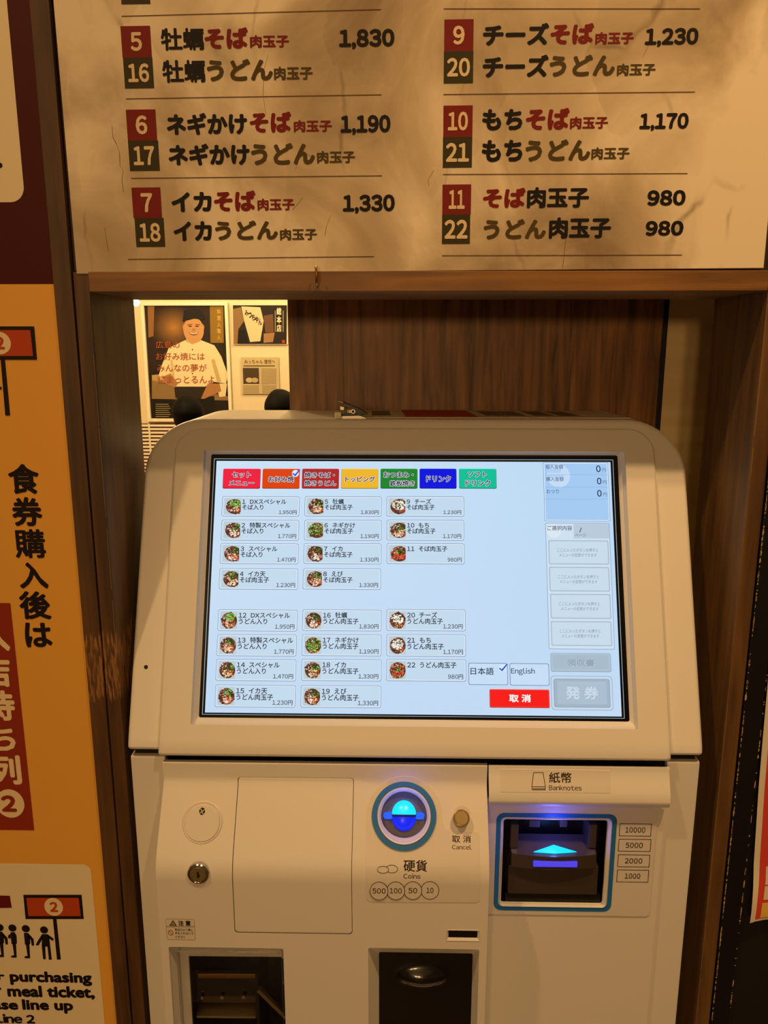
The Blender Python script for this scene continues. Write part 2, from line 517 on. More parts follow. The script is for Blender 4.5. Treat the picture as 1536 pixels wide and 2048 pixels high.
struct(box('floor', -3, 3, -6, 5.3, -0.05, 0, M_FLOOR))
struct(box('ceiling', -3, 3, -6.0, 5.3, 3.42, 3.5, M_CEIL))
bm = bmesh.new()
bx(bm, -2.5, XL2, YP + 0.004, YB, 0, 3.42); bx(bm, XL2, XL1, YP + 0.012, YB, 0, 3.42); bx(bm, XR1, 2.5, YP + 0.004, YB, 0, 3.42)
bx(bm, XL1, XR1, YP + 0.004, YB, ZT + 0.02, 3.42)
struct(bmobj('wall_front', bm, M_NICHE))
struct(box('wall_back', -3, 3, 5.2, 5.3, 0, 3.42, M_WALLP))
struct(box('wall_left', -3.05, -3, 0.9, 5.3, 0, 3.42, M_WALLP))
struct(box('wall_right', 3, 3.05, 0.9, 5.3, 0, 3.42, M_WALLP))
zw0, zw1 = onY(180, 1430, YP).z, onY(180, 1235, YP).z
M_WORN = wood('worn_wood_left', '38230f', '674620', 'Z', 1.0, 0.5, worn=(zw0, zw1, '9a6c3c'))
struct(box('trim_1', XL2, XL1 - 0.0006, YP - 0.003, YP + 0.012, 0, 2.7, M_WORN, bev=0.001))
struct(box('trim_2', XL1, XL, YP - 0.001, YB, 0, ZT + 0.019, M_WORN, bev=0.0012))
struct(box('trim_3', XR, XR1, YP - 0.002, YB, 0, ZT + 0.019, M_WOODR, bev=0.0012))
struct(box('trim_4', XL + 0.0002, XR - 0.0002, YP - 0.003, YB, ZT, ZT + 0.019, M_LINTEL, bev=0.001))
for i, (px, py) in enumerate(((121, 549), (123, 586))):
    pass
# niche side linings: thin dark boards set behind the front posts
# black painted strip and panel on the right, with chipped edges
struct(box('trim_5', XR1 + 0.0008, XR2, YP - 0.004, YP + 0.006, 0, 2.7, M_BPAINT, bev=0.001))
struct(box('trim_6', XR2 + 0.001, 1.6, YP + 0.000, YP + 0.004, 0, 2.7, M_BPAINT2, bev=0.001))


def chips(name, x, y, z0, z1, n, seed, parent):
    rnd = random.Random(seed); bm = bmesh.new()
    for k in range(n):
        z = rnd.uniform(z0, z1); h = rnd.choice((0.001, 0.002, 0.004, 0.009)) * rnd.uniform(0.5, 1.2); ww = rnd.uniform(0.0003, 0.0011)
        pts = [(x - ww * rnd.uniform(.3, 1), z), (x + ww * rnd.uniform(.1, .6), z + h * .1), (x + ww * rnd.uniform(.3, 1), z + h * .5), (x + ww * .1, z + h), (x - ww * rnd.uniform(.3, 1), z + h * .7)]
        a = [bm.verts.new((p[0], y, p[1])) for p in pts]; b = [bm.verts.new((p[0], y - 0.0004, p[1])) for p in pts]
        bm.faces.new(b[::-1]); bm.faces.new(a)
        for i in range(5): bm.faces.new((a[i], a[(i + 1) % 5], b[(i + 1) % 5], b[i]))
    o = bmobj(name, bm, simple('bare_chip_%d' % seed, 'c9a86a', 0.7), parent); o['kind'] = 'stuff'; return o


for nm_, x_, zz0, zz1, pr_ in (('worn_edge_highlight', XR, 0.78, ZT - .004, 'trim_3'), ('worn_edge_highlight', XL, 1.24, ZT - .06, 'trim_2')):  # rubbed corners and their highlight line, painted as pale slivers
    rnd = random.Random(5); bm = bmesh.new(); z = zz0; sg = 1 if x_ == XR else -1; yy_ = YP - (0.0021 if sg > 0 else .0011)
    while z < zz1:
        L_ = rnd.uniform(.01, .07); w_ = rnd.uniform(.0002, .0006)
        a_, b_ = x_ + sg * .0009, x_ + sg * (.0009 + w_)
        bx(bm, min(a_, b_), max(a_, b_), yy_, yy_ + .0004, z, min(z + L_, zz1)); z += L_ + rnd.choice((0, .002, .012))
    bmobj(nm_, bm, simple('rubbed_wood_highlight', '8a6a40', .6), bpy.data.objects[pr_])['kind'] = 'stuff'
t5 = bpy.data.objects['trim_5']; t6 = bpy.data.objects['trim_6']; t2 = bpy.data.objects['trim_2']; t3 = bpy.data.objects['trim_3']
chips('paint_chip', XR1 + 0.0016, YP - 0.0042, 0.75, 1.5, 190, 3, t5)
chips('paint_chip', XR2 - 0.0008, YP - 0.0042, 0.75, 1.35, 70, 4, t5)

# wooden panel and pale plank standing behind the niche
pn0, pn1 = onY(577, 700, 1.05).x, onY(1322, 700, 1.05).x
pl0, pl1 = onY(1331, 700, 1.07).x, onY(1440, 700, 1.07).x + 0.03
tag(box('upright_board', pn0, pn1, 1.05, 1.068, 0, 2.3, M_PANEL, bev=0.001), 'dark brown wood-grained panel standing upright behind the ticket machine', 'panel')
plk = box('plank', pl0, pl1, 1.07, 1.09, 0, 2.3, M_PLANK, bev=0.001)
box('gap_shade_strip', pl0 - .012, pl0 + 0.0004, 1.069, 1.09, 0, 2.3, M_DARK, plk)  # dark strip stands in for the shade in the gap beside the panel
tag(plk, 'pale tan wooden plank at the right end of the dark panel', 'plank')

# ------------------------------------------------------------------ ticket machine
TILT = math.radians(21.9)
vH = Vector((0, math.sin(TILT), math.cos(TILT))); nH = Vector((0, -math.cos(TILT), math.sin(TILT)))
z_sb = onY(828, 1438, 0.786).z
HF = Frame((0, 0.770, z_sb), (1, 0, 0), vH)       # front face plane of the hood
VB, RB = -0.016, 0.05                             # where the face starts bending down to vertical


def PH(u, v, w=0.0):
    if v < VB:
        s = VB - v; a = min(TILT, s / RB)
        n = Vector((0, -math.cos(TILT - a), math.sin(TILT - a)))
        c0 = HF.P(u, VB, 0) - nH * RB              # centre of the bend
        p = c0 + n * RB
        rest = s - RB * TILT
        if rest > 0: p = p + Vector((0, 0, -rest))
    else:
        n = nH; p = HF.P(u, v, 0)
    return p + (n * w if w >= 0 else Vector((0, -w, 0)))


HVC = [VB - RB * TILT * k / 5 for k in range(6)]
uL, uR = HF.uv(270, 1230)[0], HF.uv(1391, 1230)[0]
MCX = (uL + uR) / 2
vT = HF.uv(828, 839)[1]
YH = PH(0, -0.06, 0).y                             # vertical part of the hood


def vz(z):   # v on the vertical part for a world height z
    return VB - RB * TILT - (PH(0, VB - RB * TILT, 0).z - z)


Z_HB = onY(830, 1508, YH).z; Z_LT = onY(830, 1524, YH).z
root = empty('ticket_machine', (MCX, 0.88, 0), 'large cream meal ticket vending machine with a wide touch screen, standing in the wooden niche', 'vending machine')

Y_BACK = 1.035
# outer housing of the hood
OUT = rr(uL, vz(Z_HB), uR, vT, (0.004, 0.004, 0.066, 0.066), 16)
iu0, iu1 = HF.uv(333, 1230)[0], HF.uv(1325, 1230)[0]
ivT = HF.uv(828, 858)[1]
IN = rr(iu0, vz(Z_HB) - 0.003, iu1, ivT, (0.003, 0.003, 0.030, 0.030), 10)
# screen recess
SF = HF.shift(-0.006)
su0, sv0, su1, sv1 = SF.uv(410, 1180)[0], SF.uv(828, 1439)[1], SF.uv(1247, 1180)[0], SF.uv(828, 910)[1]
bu0, bv0, bu1, bv1 = HF.uv(391, 1180)[0], HF.uv(828, 1459)[1], HF.uv(1266, 1180)[0], HF.uv(828, 899)[1]
HOLE = rr(bu0, bv0, bu1, bv1, 0.004, 4)[::1]


def housing():
    # deep body behind the face, back wall at Y_BACK, hollow where the screen sits
    bm = bmesh.new(); rs = []
    b = 0.004
    prof = [(0.0, None), (0, 0), (b * (1 - math.cos(math.radians(30))), b * math.sin(math.radians(30))), (b * 0.5, b * 0.866), (b, b)]
    loops = [(OUT, 'back'), (OUT, 0.0 - b)] + [(inset(OUT, b * (1 - math.cos(math.radians(a)))), -b + b * math.sin(math.radians(a))) for a in (30, 60, 90)] + [(inset(IN, -0.0005), 0.0)]
    return loops


bm = bmesh.new()
b = 0.005
r_back = [bm.verts.new((p[0], p[1], -9.0)) for p in OUT]
prev = r_back
for a in (0, 22, 45, 67, 90):
    t = math.radians(a)
    r = [bm.verts.new((p[0], p[1], -b + b * math.sin(t))) for p in inset(OUT, b * (1 - math.cos(t)))]
    for i in range(len(r)): bm.faces.new((prev[i], prev[(i + 1) % len(r)], r[(i + 1) % len(r)], r[i]))
    prev = r
hl = [bm.verts.new((p[0], p[1], 0)) for p in inset(IN, 0.012)]
def eds(r): return [bm.edges.get((r[i], r[(i + 1) % len(r)])) or bm.edges.new((r[i], r[(i + 1) % len(r)])) for i in range(len(r))]
bmesh.ops.triangle_fill(bm, use_beauty=True, use_dissolve=False, edges=eds(prev) + eds(hl))
bmesh.ops.triangle_fill(bm, use_beauty=True, use_dissolve=False, edges=eds(r_back))
for v in HVC: bmesh.ops.bisect_plane(bm, geom=bm.verts[:] + bm.edges[:] + bm.faces[:], plane_co=(0, v, 0), plane_no=(0, 1, 0))
bmesh.ops.recalc_face_normals(bm, faces=bm.faces)
for v in bm.verts:
    u_, v_, w_ = v.co
    if w_ < -1:
        p = PH(u_, v_, 0); v.co = (p.x, Y_BACK, p.z)
    else: v.co = PH(u_, v_, w_)
bmobj('hood', bm, M_PLASTIC, root, 30, True)
# raised front face with sloping edge, hole for the screen
slab('screen_surround', PH, IN, -0.004, 0.0062, M_PLASTIC, root, holes=[HOLE[::-1]], bev=0.0035, cutv=HVC, smooth=40)
# bevelled recess down to the black screen frame
hu = rr(bu0, bv0, bu1, bv1, 0.003, 3); hs = rr(su0, sv0, su1, sv1, 0.002, 3)
loft('screen_bezel', HF.P, [(hu, 0.0032), (hs, -0.0056)], M_PLASTIC, root, smooth=20)
bm = bmesh.new()
scr = slab('touch_screen', SF.P, rr(su0 - 0.002, sv0 - 0.002, su1 + 0.002, sv1 + 0.002, 0.003, 4), -0.012, 0.0, simple('black_screen_frame', '050505', 0.12), root, bev=0.0004)
scr['label'] = 'lit touch screen full of menu buttons, in a black frame'

# screen picture ------------------------------------------------------
LF = SF.shift(0.0)
def pnt(): return Paint(SF.uv, SF.P)
p = pnt()
u0, v0 = SF.uv(422, 1429)[0], SF.uv(828, 1429)[1]; u1, v1 = SF.uv(1232, 1176)[0], SF.uv(828, 923)[1]
u0 = SF.uv(421.5, 1176)[0]
def BG(t): return lin('c4dcf3')
# background: pale blue, a little lighter to the left as the photo's panel
nx, ny = 12, 8
for i in range(nx):
    for j in range(ny):
        a0, a1 = u0 + (u1 - u0) * i / nx, u0 + (u1 - u0) * (i + 1) / nx; c0, c1 = v0 + (v1 - v0) * j / ny, v0 + (v1 - v0) * (j + 1) / ny
        bi = len(p.v)
        for (uu, vv) in ((a0, c0), (a1, c0), (a1, c1), (a0, c1)):
            fx = (uu - u0) / (u1 - u0); fy = (vv - v0) / (v1 - v0)
            A, Bc, Cc, D = lin('c0d9f2'), lin('c3dbf5'), lin('cbe3f6'), lin('bcd9f5')
            col = [(A[k] * (1 - fx) + Bc[k] * fx) * (1 - fy) + (Cc[k] * (1 - fx) + D[k] * fx) * fy for k in range(3)]
            p.v.append(SF.P(uu, vv, 0.00015)); p.c.append((*col, 1))
        p.f.append([bi, bi + 1, bi + 2, bi + 3])
# mirror-like glint line inside the black frame, painted as glowing pixels
k = 0.0031
p.band(rr(u0 - k, v0 - k * 0.7, u1 + k, v1 + k * .9, 1e-5, 1), rr(u0 - k + 0.0006, v0 - k * .7 + 0.0005, u1 + k - 0.0006, v1 + k * .9 - 0.0006, 1e-5, 1), 0.00015, '9fb6c4')
p.build('screen_background', M_SCR, scr)

W1, W2, W3, W4 = 0.0003, 0.00045, 0.0006, 0.00075
TABS = [(446, 521, 'ef2340', ['セット', 'メニュー'], [(464.5, 944, 502, 955.5), (458, 961, 508.6, 971)]),
        (525, 599.5, 'dc4514', ['お好み焼'], [(537, 952.7, 588, 964.5)]),
        (604, 678, 'b02a28', ['焼きそば・', '焼きうどん'], [(609, 944.5, 669.6, 956), (609, 961, 672.4, 972)]),
        (682.5, 756.5, 'efb52c', ['トッピング'], [(690.7, 952.7, 750, 964.5)]),
        (761, 835, '1f8430', ['おつまみ・', '鉄板焼き'], [(767, 944, 827, 955.5), (779.5, 961, 829, 972.6)]),
        (839, 913, '0a16dc', ['ドリンク'], [(852.8, 951.4, 901.6, 964)]),
        (918, 993, '10bf98', ['ソフト', 'ドリンク'], [(936, 943.3, 973, 954.4), (931, 960, 980.7, 972.3)])]


def shade(c, f):
    return tuple(min(1, int(c[i:i + 2], 16) / 255 * f) for i in (0, 2, 4))


def check(p, x, y, s):
    p.ellipse(x + 7 * s, y + 9 * s, 7 * s, 7 * s, W3, 'd8ecfa')
    p.poly([(x + 2 * s, y + 7.5 * s), (x + 6 * s, y + 11 * s), (x + 15.5 * s, y + 0.5 * s), (x + 17 * s, y + 2 * s), (x + 6.8 * s, y + 15 * s), (x + 1 * s, y + 10 * s)], W4, '1c4fd8')


for x0, x1, c, ts, bs in TABS:
    p = pnt()
    p.rect(x0, 937.5, x1, 977.5, W1, shade(c, 0.62), 3)
    p.rect(x0 + .6, 937.5, x1 - .6, 976, W1 + 3e-5, shade(c, 1.15), 3)
    p.rect(x0 + .8, 939, x1 - 1, 975.5, W1 + 6e-5, c, 2.5)
    for t, bb in zip(ts, bs):
        p.text(t, bb[0] - .7, bb[1] - .7, bb[2] + .7, bb[3] + .7, W2, 'f4f2f6', 0.075)
        p.text(t, *bb, W2 + 6e-5, '221c48', 0.025)
    if c == 'dc4514': check(p, 584, 938, 1.0)
    p.build('menu_tab', M_SCR, scr, 'tab reading ' + ' '.join(ts))

ITEMS = [(444, 993, 599, 1033, '1', 'DXスペシャル', 'そば入り', '1.950円', 'g'), (442.7, 1040, 598, 1081, '2', '特製スペシャル', 'そば入り', '1.770円', 'd'),
         (440.6, 1087, 597, 1128, '3', 'スペシャル', 'そば入り', '1.470円', 'o'), (438.7, 1137, 596, 1179, '4', 'イカ天', 'そば肉玉子', '1.230円', 'y'),
         (609.4, 993, 763, 1033, '5', '牡蠣', 'そば肉玉子', '1.830円', 'y'), (608.7, 1040, 763, 1081, '6', 'ネギかけ', 'そば肉玉子', '1.190円', 'G'),
         (607.5, 1087, 762.6, 1128, '7', 'イカ', 'そば肉玉子', '1.330円', 'd'), (606, 1137, 761.7, 1179, '8', 'えび', 'そば肉玉子', '1.330円', 'o'),
         (773, 993, 928, 1033, '9', 'チーズ', 'そば肉玉子', '1.230円', 'w'), (773.6, 1040, 928, 1081, '10', 'もち', 'そば肉玉子', '1.170円', 'y'),
         (773.6, 1087, 929, 1128, '11', 'そば肉玉子', '', '980円', 'r'),
         (436, 1219.4, 594.7, 1262.4, '12', 'DXスペシャル', 'うどん入り', '1,950円', 'g'), (434, 1269, 593, 1312.4, '13', '特製スペシャル', 'うどん入り', '1,770円', 'o'),
         (432, 1318.4, 592, 1362, '14', 'スペシャル', 'うどん入り', '1,470円', 'y'), (430.4, 1370, 591, 1414.5, '15', 'イカ天', 'うどん肉玉子', '1,230円', 'o'),
         (605, 1219.4, 762.7, 1262, '16', '牡蠣', 'うどん肉玉子', '1,830円', 'd'), (604, 1269, 762.7, 1312, '17', 'ネギかけ', 'うどん肉玉子', '1,190円', 'G'),
         (603, 1318.4, 762.4, 1362, '18', 'イカ', 'うどん肉玉子', '1,330円', 'y'), (601.7, 1371, 762, 1415.5, '19', 'えび', 'うどん肉玉子', '1,330円', 'o'),
         (773, 1219, 931, 1262, '20', 'チーズ', 'うどん肉玉子', '1,230円', 'w'), (773, 1269, 931.6, 1313, '21', 'もち', 'うどん肉玉子', '1,170円', 'w'),
         (773, 1318.5, 932, 1362.6, '22', 'うどん肉玉子', '', '980円', 'r')]
PAL = {'base': ['5c3422', '7a4630', '8e5a48', 'a87868', '4a2a1c'], 'nori': ['1e3a18', '2f4a20', '16280f'], 'ging': ['d8502c', 'e8683a', 'c83c28'],
       'shri': ['e8b090', 'f0c8a8', 'd89068', 'f6dcc0'], 'negi': ['58a030', '7cc048', '3f8a24', 'a0d868'], 'egg': ['f0d070', 'e8c058'], 'white': ['f4efe4', 'e6e0d0', 'fafafa'],
       'noodle': ['e8cf90', 'd8b870']}


def food(p, x0, y0, x1, y1, kind, seed, udon):
    rnd = random.Random(seed)
    p.rect(x0, y0, x1, y1, W1 + 9e-5, 'bdccd4')
    cx = x0 + (x1 - x0) * (0.52 if udon else 0.62); cy = (y0 + y1) / 2 + 0.5; R = (x1 - x0) * (0.47 if udon else 0.53); RY = (y1 - y0) * 0.46
    def blob(bx_, by_, r, col, w):
        n = 6; a0 = rnd.random() * 6
        pts = []
        for i in range(n):
            q = r * rnd.uniform(.6, 1.25); pts.append((min(x1, max(x0, bx_ + q * math.cos(a0 + i * 1.047))), min(y1, max(y0, by_ + q * .8 * math.sin(a0 + i * 1.047)))))
        if max(a[0] for a in pts) - min(a[0] for a in pts) < .3: return
        p.poly(pts, w, col)
    p.poly([(min(x1, cx + R * math.cos(i * .2618)), cy + RY * math.sin(i * .2618)) for i in range(24)], W1 + 1.1e-4, '5a3222')
    w = W1 + 1.2e-4
    def zone(n, keys, ax, ay, sx, sy, r0, r1):
        nonlocal w
        for _ in range(n):
            a = rnd.random() * 6.283; q = math.sqrt(rnd.random())
            X = cx + (ax + sx * q * math.cos(a)) * R; Y = cy + (ay + sy * q * math.sin(a)) * RY
            if ((X - cx) / R) ** 2 + ((Y - cy) / RY) ** 2 > 1.1 or X > x1: continue
            w += 1.2e-6; blob(X, Y, rnd.uniform(r0, r1), rnd.choice(PAL[rnd.choice(keys)]), w)
    zone(46, ['base', 'base', 'ging' if kind == 'r' else 'base'], 0, 0, 1, 1, 1.2, 3.2)
    zone(26, ['shri', 'base', 'white'], -.35, -.35, .6, .55, .6, 1.5)
    if udon: zone(20, ['noodle', 'egg', 'base'], .2, .7, .6, .3, .8, 1.8)
    zone(16, ['ging'], .45, .35, .35, .4, .8, 1.8)
    if kind in 'GW' or kind == 'G': zone(110, ['negi', 'negi', 'nori'], 0, -.12, .95, .8, .8, 2.2)
    elif kind == 'g': zone(60, ['negi'], .15, -.4, .65, .5, .9, 2.2); zone(26, ['shri'], .0, .4, .5, .4, 1, 2.2)
    elif kind == 'w': zone(70, ['white'], 0, -.15, .75, .6, 1, 2.4); zone(22, ['negi', 'nori'], .1, -.2, .4, .3, .7, 1.5)
    elif kind == 'r': zone(40, ['ging'], -.1, .35, .7, .4, 1, 2); zone(30, ['nori', 'negi'], .1, -.25, .45, .4, .8, 1.8)
    else:
        zone(50, ['nori', 'nori', 'negi'], .25, -.35, .55, .5, .8, 2)
        zone(30, {'o': ['shri', 'shri', 'ging'], 'y': ['egg', 'shri', 'base'], 'd': ['shri', 'base', 'white']}[kind], 0, .35, .6, .45, 1.2, 2.6)
        zone(14, ['white', 'shri'], -.1, .55, .4, .3, 1, 2)


for k_, (x0, y0, x1, y1, num, n1, n2, pr, kd) in enumerate(ITEMS):
    p = pnt(); W_, H_ = x1 - x0, y1 - y0
    p.rect(x0, y0, x1, y1, W1, '75869f', 4)
    p.rect(x0 + .9, y0 + .9, x1 - .9, y1 - 1.1, W1 + 3e-5, 'e6f1fb', 3.4)
    p.rect(x0 + 1.8, y0 + 2.0, x1 - 2.2, y1 - 2.4, W1 + 6e-5, 'c3daee', 3)
    tx0, tx1, ty0, ty1 = x0 + W_ * .032, x0 + W_ * .243, y0 + H_ * .09, y0 + H_ * .90
    food(p, tx0, ty0, tx1, ty1, kd, 40 + k_, k_ > 10)
    e = H_ * .285
    tx = x0 + W_ * .262; off = e * (1.38 if len(num) == 1 else 2.0)
    p.em(num, tx, y0 + H_ * .365, e, W2 + 3e-4, '2c3240', .020, sx=1.05)
    p.em(n1, tx + off, y0 + H_ * .365, e, W2 + 3e-4, '2c3240', .020)
    if n2: p.em(n2, tx, y0 + H_ * .645, e, W2 + 3e-4, '2c3240', .020)
    p.em(pr, x0 + W_ * .963, y0 + H_ * .885, e * .86, W2 + 3e-4, '3a4252', .014, right=True)
    p.build('menu_button', M_SCR, scr, 'menu button %s %s %s with food picture' % (num, n1, n2))

# amounts box
p = pnt()
p.rect(1087.5, 925, 1218, 1042.6, W1, '7d9ac0', 2.5); p.rect(1088.6, 926, 1217, 1041.6, W1 + 3e-5, 'e4effa', 2); p.rect(1090, 927.4, 1215.6, 1040.2, W1 + 6e-5, 'a5caf2', 1)
p.ellipse(1117, 952, 23, 23, W1 + 9e-5, 'c3dcf4', 30)
for q, (x, y) in zip('PX', ((0, 0), (0, 0))): pass
p.rect(1096, 938, 1122, 946, W1 + 1.2e-4, 'b0cff2'); p.rect(1092, 950, 1127, 956, W1 + 1.2e-4, 'b0cff2')
for y in (949.5, 974.5, 998.3): p.line(1090, y, 1216, y, .9, W2, '93b8e2')
for t, bb in (('投入金額', (1091, 929.5, 1126, 938)), ('購入金額', (1092, 954, 1127, 962.5)), ('おつり', (1092.7, 979, 1117.5, 987))): p.text(t, *bb, W2, '4a6080', .008)
for x, y in ((1192, 931), (1193.6, 955.5), (1194, 980)):
    p.text('0', x, y, x + 9, y + 13.5, W2, '1c2a48', .02); p.text('円', x + 12, y + 5.5, x + 19.5, y + 13, W2, '5a7090', .004)
p.build('amount_panel', M_SCR, scr, 'blue panel of paid amounts at upper right of screen')
p = pnt()
p.rect(1094, 1046, 1224, 1298.6, W1, '8aa0b8', 2.5); p.rect(1095, 1047, 1223, 1297.6, W1 + 3e-5, 'cfe0f0', 2)
p.ellipse(1108, 1062, 14, 14, W1 + 6e-5, 'dbe8f3')
p.text('ご選択内容', 1094.6, 1051.5, 1144, 1061, W2, '43546c', .01)
p.rect(1147, 1048, 1218, 1077, W1 + 9e-5, 'b8cbdc'); p.text('/', 1158, 1055.5, 1163.6, 1065, W2, '43546c', .01); p.text('ページ', 1149.6, 1067, 1171.8, 1074, W2, '5a6c84', .004)
p.build('selection_panel', M_SCR, scr, 'pale selection panel down the right of the screen')
for k_, (x0, y0, x1, y1) in enumerate(((1097, 1080.7, 1217.4, 1129), (1098.5, 1134, 1219, 1183), (1100.6, 1188, 1221.5, 1237.5), (1102, 1242.5, 1223.5, 1292))):
    p = pnt()
    p.rect(x0, y0, x1, y1, W2, 'a7bccd', 3); p.rect(x0 + 2, y0 + 2, x1 - 2, y1 - 2, W2 + 3e-5, 'c8dcec', 2)
    p.text('ここに入ったボタンを押すと', x0 + 17, y0 + 16, x0 + 99, y0 + 23.5, W3, '8496aa', .006)
    p.text('メニューの変更ができます', x0 + 21, y0 + 26, x0 + 96, y0 + 33, W3, '8496aa', .006)
    p.build('empty_slot_button', M_SCR, scr)
p = pnt(); p.rect(1101, 1306, 1222, 1344, W1, '97aabb', 4); p.rect(1102, 1306.5, 1221, 1342.5, W1 + 3e-5, 'aec2d2', 4); p.rect(1106, 1310, 1217, 1338, W1 + 6e-5, 'a8bccd', 3)
p.text('領収書', 1134, 1318.5, 1189, 1333, W2, '93a8ba', .03); p.text('領収書', 1135, 1319.5, 1190, 1334, W2 - 4e-5, 'c4d4e2', .02)
p.build('receipt_button', M_SCR, scr, 'greyed out button 領収書')
p = pnt(); p.rect(1102, 1351.7, 1225.5, 1420.7, W1, '9bb0c4', 7); p.rect(1103.2, 1352.9, 1224.3, 1419.5, W1 + 3e-5, 'c6d9ea', 6.5)
p.rect(1107.6, 1357.7, 1220, 1415, W1 + 6e-5, '90a4b6', 4); p.rect(1109, 1359, 1218.6, 1413.5, W1 + 9e-5, 'a2b6c8', 3.5); p.rect(1115, 1363, 1213, 1408, W1 + 1.2e-4, 'abbfd0', 2)
p.text('発 券', 1131, 1372.6, 1196.6, 1398.5, W2, 'c9d9e8', .03)
p.text('発 券', 1130.4, 1372, 1196, 1398, W2 - 5e-5, '8ea2b6', .035)
p.build('issue_button', M_SCR, scr, 'large greyed out button 発券')
p = pnt(); p.rect(937, 1326, 1015.6, 1370, W1, '5d7099', 3.5); p.rect(938, 1327, 1014.6, 1369, W1 + 3e-5, 'c6dff6', 3)
p.text('日本語', 941, 1335, 987.4, 1349.5, W2, '26324a', .01); check(p, 997, 1327, 1.05)
p.build('language_button', M_SCR, scr, 'button 日本語 with blue tick')
p = pnt(); p.rect(1019.6, 1326.8, 1098.3, 1371, W1, '5d7099', 3.5); p.rect(1020.6, 1327.8, 1097.3, 1370, W1 + 3e-5, 'c6dff6', 3)
p.text('English', 1022, 1336, 1069.4, 1350.5, W2, '26324a', .008)
p.build('language_button', M_SCR, scr, 'button English')
p = pnt(); p.rect(979, 1378.6, 1099, 1415.8, W1, 'b01414', 3); p.rect(979.8, 1378.6, 1098.4, 1414.4, W1 + 3e-5, 'ff5a50', 3); p.rect(980.4, 1380, 1097.6, 1413.6, W1 + 6e-5, 'f8201c', 2.5)
p.text('取 消', 1018, 1388.5, 1061.5, 1404.5, W2, 'f8f4f4', .035)
p.build('cancel_button', M_SCR, scr, 'red button 取消')

# ---- lower body ------------------------------------------------------
YF = YH + 0.001


def sstep(a, b, x):
    t = max(0, min(1, (x - a) / (b - a))); return t * t * (3 - 2 * t)


zA, zB = onY(500, 1549, YF).z, onY(500, 1752, YF - 0.04).z


BH, BA, BB = 0.046, 0.13, 0.34     # height of the step, rounded share at its top and bottom


def bulgeL(z):
    t = max(0.0, min(1.0, (zA - z) / (zA - zB)))
    k = 1 / (1 - BA / 2 - BB / 2)
    if t < BA: y = k * t * t / (2 * BA)
    elif t > 1 - BB: y = 1 - k * (1 - t) ** 2 / (2 * BB)
    else: y = k * (t - BA / 2)
    return 0.004 + BH * y


def mkuv(fn):
    def uv(px, py):
        Y = YF
        for _ in range(12):
            q = onY(px, py, Y); Y = 0.5 * Y + 0.5 * (YF - fn(q.z))
        q = onY(px, py, Y); return q.x, q.z
    return uv


uvL = mkuv(bulgeL)
def PL(u, v, w=0.0): return Vector((u, YF - bulgeL(v) - w, v))


zLed0, zLed1 = onY(1150, 1530, YF).z, onY(1150, 1590, YF).z
def bulgeR(z): return 0.003 + 0.011 * sstep(zLed0, zLed1, -z + zLed0 + zLed1) if False else 0.003 + 0.011 * (1 - sstep(zLed1, zLed0, z))
uvRu = mkuv(bulgeR)
def PRu(u, v, w=0.0): return Vector((u, YF - bulgeR(v) - w, v))
RBASE = 0.0
uvR = mkuv(lambda z: RBASE)
def PR(u, v, w=0.0): return Vector((u, YF - RBASE - w, v))


ZB_ = 0.02
cutz = [zA + (zB - zA) * i / 25 for i in range(0, 26)]
xl0, xl1 = onY(258, 1526, YF).x, onY(326, 1530, YF).x
xr0, xr1 = onY(1340, 1530, YF).x, onY(1404, 1530, YF).x
xs_ = onY(976, 1560, YF - 0.006).x
# inner cabinet: dark core with cream sides
box('cabinet_core', xl0 + 0.012, xr1 - 0.012, YF + 0.05, Y_BACK, ZB_, Z_LT - 0.012, M_DARK, root)
bm = bmesh.new()
bx(bm, xl0 + 0.004, xr1 - 0.004, YF + 0.010, Y_BACK - 0.02, Z_LT - 0.03, Z_HB + 0.02)
bmobj('gap_shade_block', bm, M_BLACK, root)  # solid black block stands in for the shade inside the gap below the hood
# side columns wrap round the cabinet
for (a, c, nm) in ((xl0, xl1 + 0.002, 'side_column'), (xr0 - 0.002, xr1, 'side_column')):
    bm = bmesh.new()
    bx(bm, a, c, YF + 0.004, YF + 0.05, ZB_, Z_LT + 0.001, 0.0025)
    if a == xl0: bx(bm, a, a + 0.011, YF + 0.05, Y_BACK - 0.001, ZB_, Z_LT + 0.001, 0.001)
    else: bx(bm, c - 0.011, c, YF + 0.05, Y_BACK - 0.001, ZB_, Z_LT + 0.001, 0.001)
    bmobj(nm, bm, M_PLASTIC, root, 40, True)
box('plinth', xl0 + 0.01, xr1 - 0.01, YF + 0.02, Y_BACK - 0.01, 0.0, ZB_, M_BLACK, root)


def bnd(uv, x0, y0, x1, y1):
    xm, ym = (x0 + x1) / 2, (y0 + y1) / 2
    return uv(x0, ym)[0], uv(xm, y1)[1], uv(x1, ym)[0], uv(xm, y0)[1]


